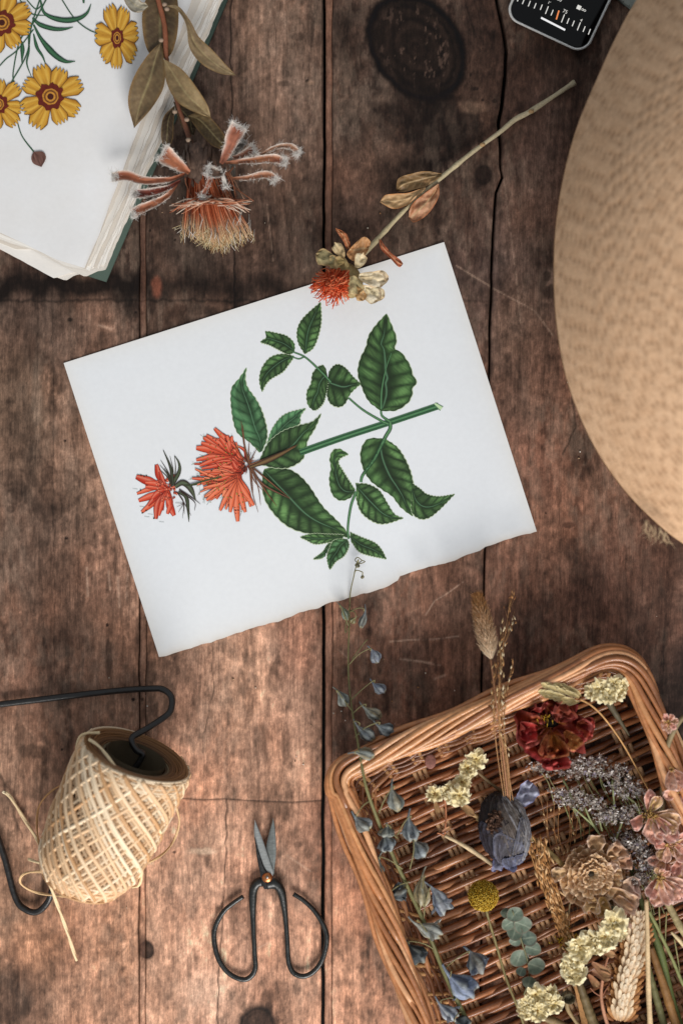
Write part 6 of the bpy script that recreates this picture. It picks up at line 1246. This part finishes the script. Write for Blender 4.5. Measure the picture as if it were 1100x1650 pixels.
# wheat ear
WH = thing('wheat_ear', 'plump cream and brown wheat ear at the bottom edge of the basket', 'wheat', P(1010, 1560, .03))
Zw = zm(940, 1450, 6.875); wp = smooth(np.array(Zw([(600,130),(590,260),(580,430),(555,570),(530,700),(480,850),(450,1000),(430,1150),(410,1300),(400,1420)])), 60)
mb = MB(); rod(mb, [tuple(v)+(.034,) for v in wp[::6]], 2.5, '#a06c40', n=40); mb.build('stem', M['stem'], WH)
for i in range(14):
    k = min(3+i*4, 57); c = wp[k]; d = wp[k-2]-wp[min(59, k+2)]; d = d/np.linalg.norm(d); nx = np.array([-d[1], d[0]]); w = 1.0 if i > 2 else .62+.13*i
    mb = MB()
    for j, (off, ang, L, zl_, c0_, c1_) in enumerate(((-15, -.95, 21, .033, '#7d4a26', '#a8703c'), (15, .95, 21, .033, '#7d4a26', '#a8703c'), (-12, -.62, 25, .036, '#94602f', '#c08a54'), (12, .62, 25, .036, '#94602f', '#c08a54'), (-8, -.38, 27, .039, '#b08050', '#f0dcbc'), (8, .38, 27, .039, '#b08050', '#f0dcbc'), (-4, -.16, 25, .041, '#b88a58', '#f4e4c8'), (4, .18, 25, .041, '#b88a58', '#f4e4c8'), (0, 0, 20, .042, '#c09468', '#f4e6cc'))):
        base = c+nx*off*w*.75-d*(3*R_.random()); ang += R_.uniform(-.1, .1); dr = d*math.cos(ang)+nx*math.sin(ang)
        petal(mb, P(base[0], base[1], zl_), (dr[0], -dr[1], .28), (0, 0, 1), L*S*w*R_.uniform(.9, 1.1), 8.0*S*w, curl=-.15, cup=-.45, ruff=.05, c0=c0_, c1=c1_, edge=c0_ if j < 4 else '#d8b080', seed=i*9+j, n=10, m=7, tip=.05, shape=1.35)
    mb.build('spikelet', M['petal'], WH)
# loose stems
def stem_thing(label, pts, r, c, cat='stem', n=50, name='cut_stem'):
    mb = MB(); rod(mb, pts, r, c, n=n, k=10); o = mb.build(name, M['stem']); tag(o, label, cat); return o
stem_thing('straight pale straw stem running down beside the wheat ear', [q_+(z,) for q_, z in zip(Zw([(690,0),(700,300),(705,600),(715,1000),(735,1440)]), (.05,.05,.05,.048,.046))], [3, 3.6, 3.6, 4, 4], '#c9ac84')
stem_thing('bright green stem with a node, right of the pale straw stem', [(1006,1362,.028)]+[q_+(z,) for q_, z in zip(Zw([(620,0),(700,200),(790,420),(860,640),(900,800),(960,1050),(1020,1240),(1080,1440)]), (.03,)*8)], [3.4, 4, 5, 6.4, 6.6, 5.6, 5, 5], ('#4a5230', '#66703c'))
stem_thing('thick brown stem between the green stem and the pale straw stem', [q_+(z,) for q_, z in zip(Zw([(740,520),(800,700),(900,1000),(960,1200),(1040,1440)]), (.036,)*5)], [5, 6, 7, 7, 8], ('#6d4c28', '#8a6236'))
stem_thing('thick olive stem nearest the wheat ear', [q_+(z,) for q_, z in zip(Zw([(690,620),(740,860),(820,1150),(900,1440)]), (.032,)*4)], [4, 5, 6, 6], ('#605c3a', '#6e6a44'))
stem_thing('long thin green stem crossing the bottom right corner of the basket', [q_+(z,) for q_, z in zip(Zw([(715,120),(800,280),(880,450),(980,660),(1080,900),(1150,1020)]), (.04,)*6)], 2.6, '#7d8050')
for lb, pts in (('thin upright stalk left of the forked pale twig', [(830, 20), (835, 200), (840, 330)]), ('second thin stalk, just right of the first upright one', [(915, 130), (905, 300), (900, 480)]), ('thin leaning stalk reaching down to the right from the forked twig', [(1000, 430), (1030, 600), (1060, 800)])):
    tag(stem_thing(lb, [q_+(.036,) for q_ in Zw(pts)], 1.1, '#8a8458', n=20, name='thin_stalk'), group='thin green stalks in the basket')
mb = MB(); rod(mb, [q_+(.046,) for q_ in Zw([(965, 355), (1040, 430), (1120, 520)])], [1.6, 3.2, 3.4], '#cdb78c', n=16); rod(mb, [q_+(.046,) for q_ in Zw([(1050, 440), (1120, 480)])], 1.4, '#cdb78c', n=8); tag(mb.build('forked_twig', M['stem']), 'short pale forked twig at the right edge below the pink flowers', 'twig')
# tiny yellow tansy
TS = thing('dried_tansy', 'tiny mustard yellow flower cluster tucked behind the pale yellow row', DF, P(914, 1514, .02)); mb = MB()
for i in range(150): x, y = 915+R_.gauss(0, 9), 1515+R_.gauss(0, 6); rod(mb, [(x, y, .028), (x+R_.uniform(-2, 2), y+R_.uniform(-4, 4), .033)], [.7, 1.0], R_.choice(['#a8801c', '#c09a2c', '#7a5c18']), k=4, n=3)
mb.build('flower', M['fibre'], TS); mb = MB(); rod(mb, [q_+(z,) for q_, z in zip(Zb([(470,425),(430,470),(425,600),(425,690)]), (.032, .032, .03, .028))], [1, 1.2, 1.2], '#a89470', n=20); mb.build('stem', M['stem'], TS)
# dried seed pod with curved stem
SD = thing('dried_scabious', 'curled grey brown seed pod on a curved stem at the bottom edge', DF, P(914, 1605, .03)); mb = MB()
rod(mb, [q_+(z,) for q_, z in zip(Zb([(410,1020),(420,1090),(480,1180),(540,1260)]), (.036, .034, .032, .03))], [4.4, 3.2, 3.2, 3.4], '#8a7450', n=24); mb.build('stem', M['stem'], SD); mb = MB()
for i in range(16):
    a = i*.393; x, y = q(Zb, 415, 1000); petal(mb, P(x, y, .034), (math.cos(a), -math.sin(a)*.8, .35), (0, 0, 1), 20*S, 9*S, curl=.9, cup=.3, ruff=.4, c0='#6a6a52', c1='#8a7c64', edge='#a0967c', seed=i)
mb.ellipsoid(P(*q(Zb, 415, 1005), .037), np.array([9, 8, 6])*S, rgb('#6d6450')); mb.build('flower', M['petal'], SD)

# crumbs of dried flower and paper on the boards
mb = MB()
for i in range(150):
    cx_, cy_, sp = R_.choice([(350, 430, 60), (540, 500, 30), (560, 1180, 60), (700, 1000, 120), (300, 1300, 200), (450, 700, 420), (850, 500, 200)]); x, y = cx_+R_.gauss(0, sp), cy_+R_.gauss(0, sp)
    if 100 < x < 870 and 400 < y < 1060 and not (x < 130 or y < 560 and x < 300): continue
    q = np.array(P(x, y, .0006)); r = R_.uniform(.6, 1.7)*S; mb.ellipsoid(q, np.array([r*R_.uniform(.6, 1.8), r, r*.6]), rgb(R_.choice(['#d8ccb8', '#b89878', '#a87850', '#e4dcd0', '#3a2a20'])), n=4, m=6)
tag(mb.build('flower_crumbs', M['petal']), 'scattered crumbs of dried petals on the boards', 'crumbs', kind='stuff')
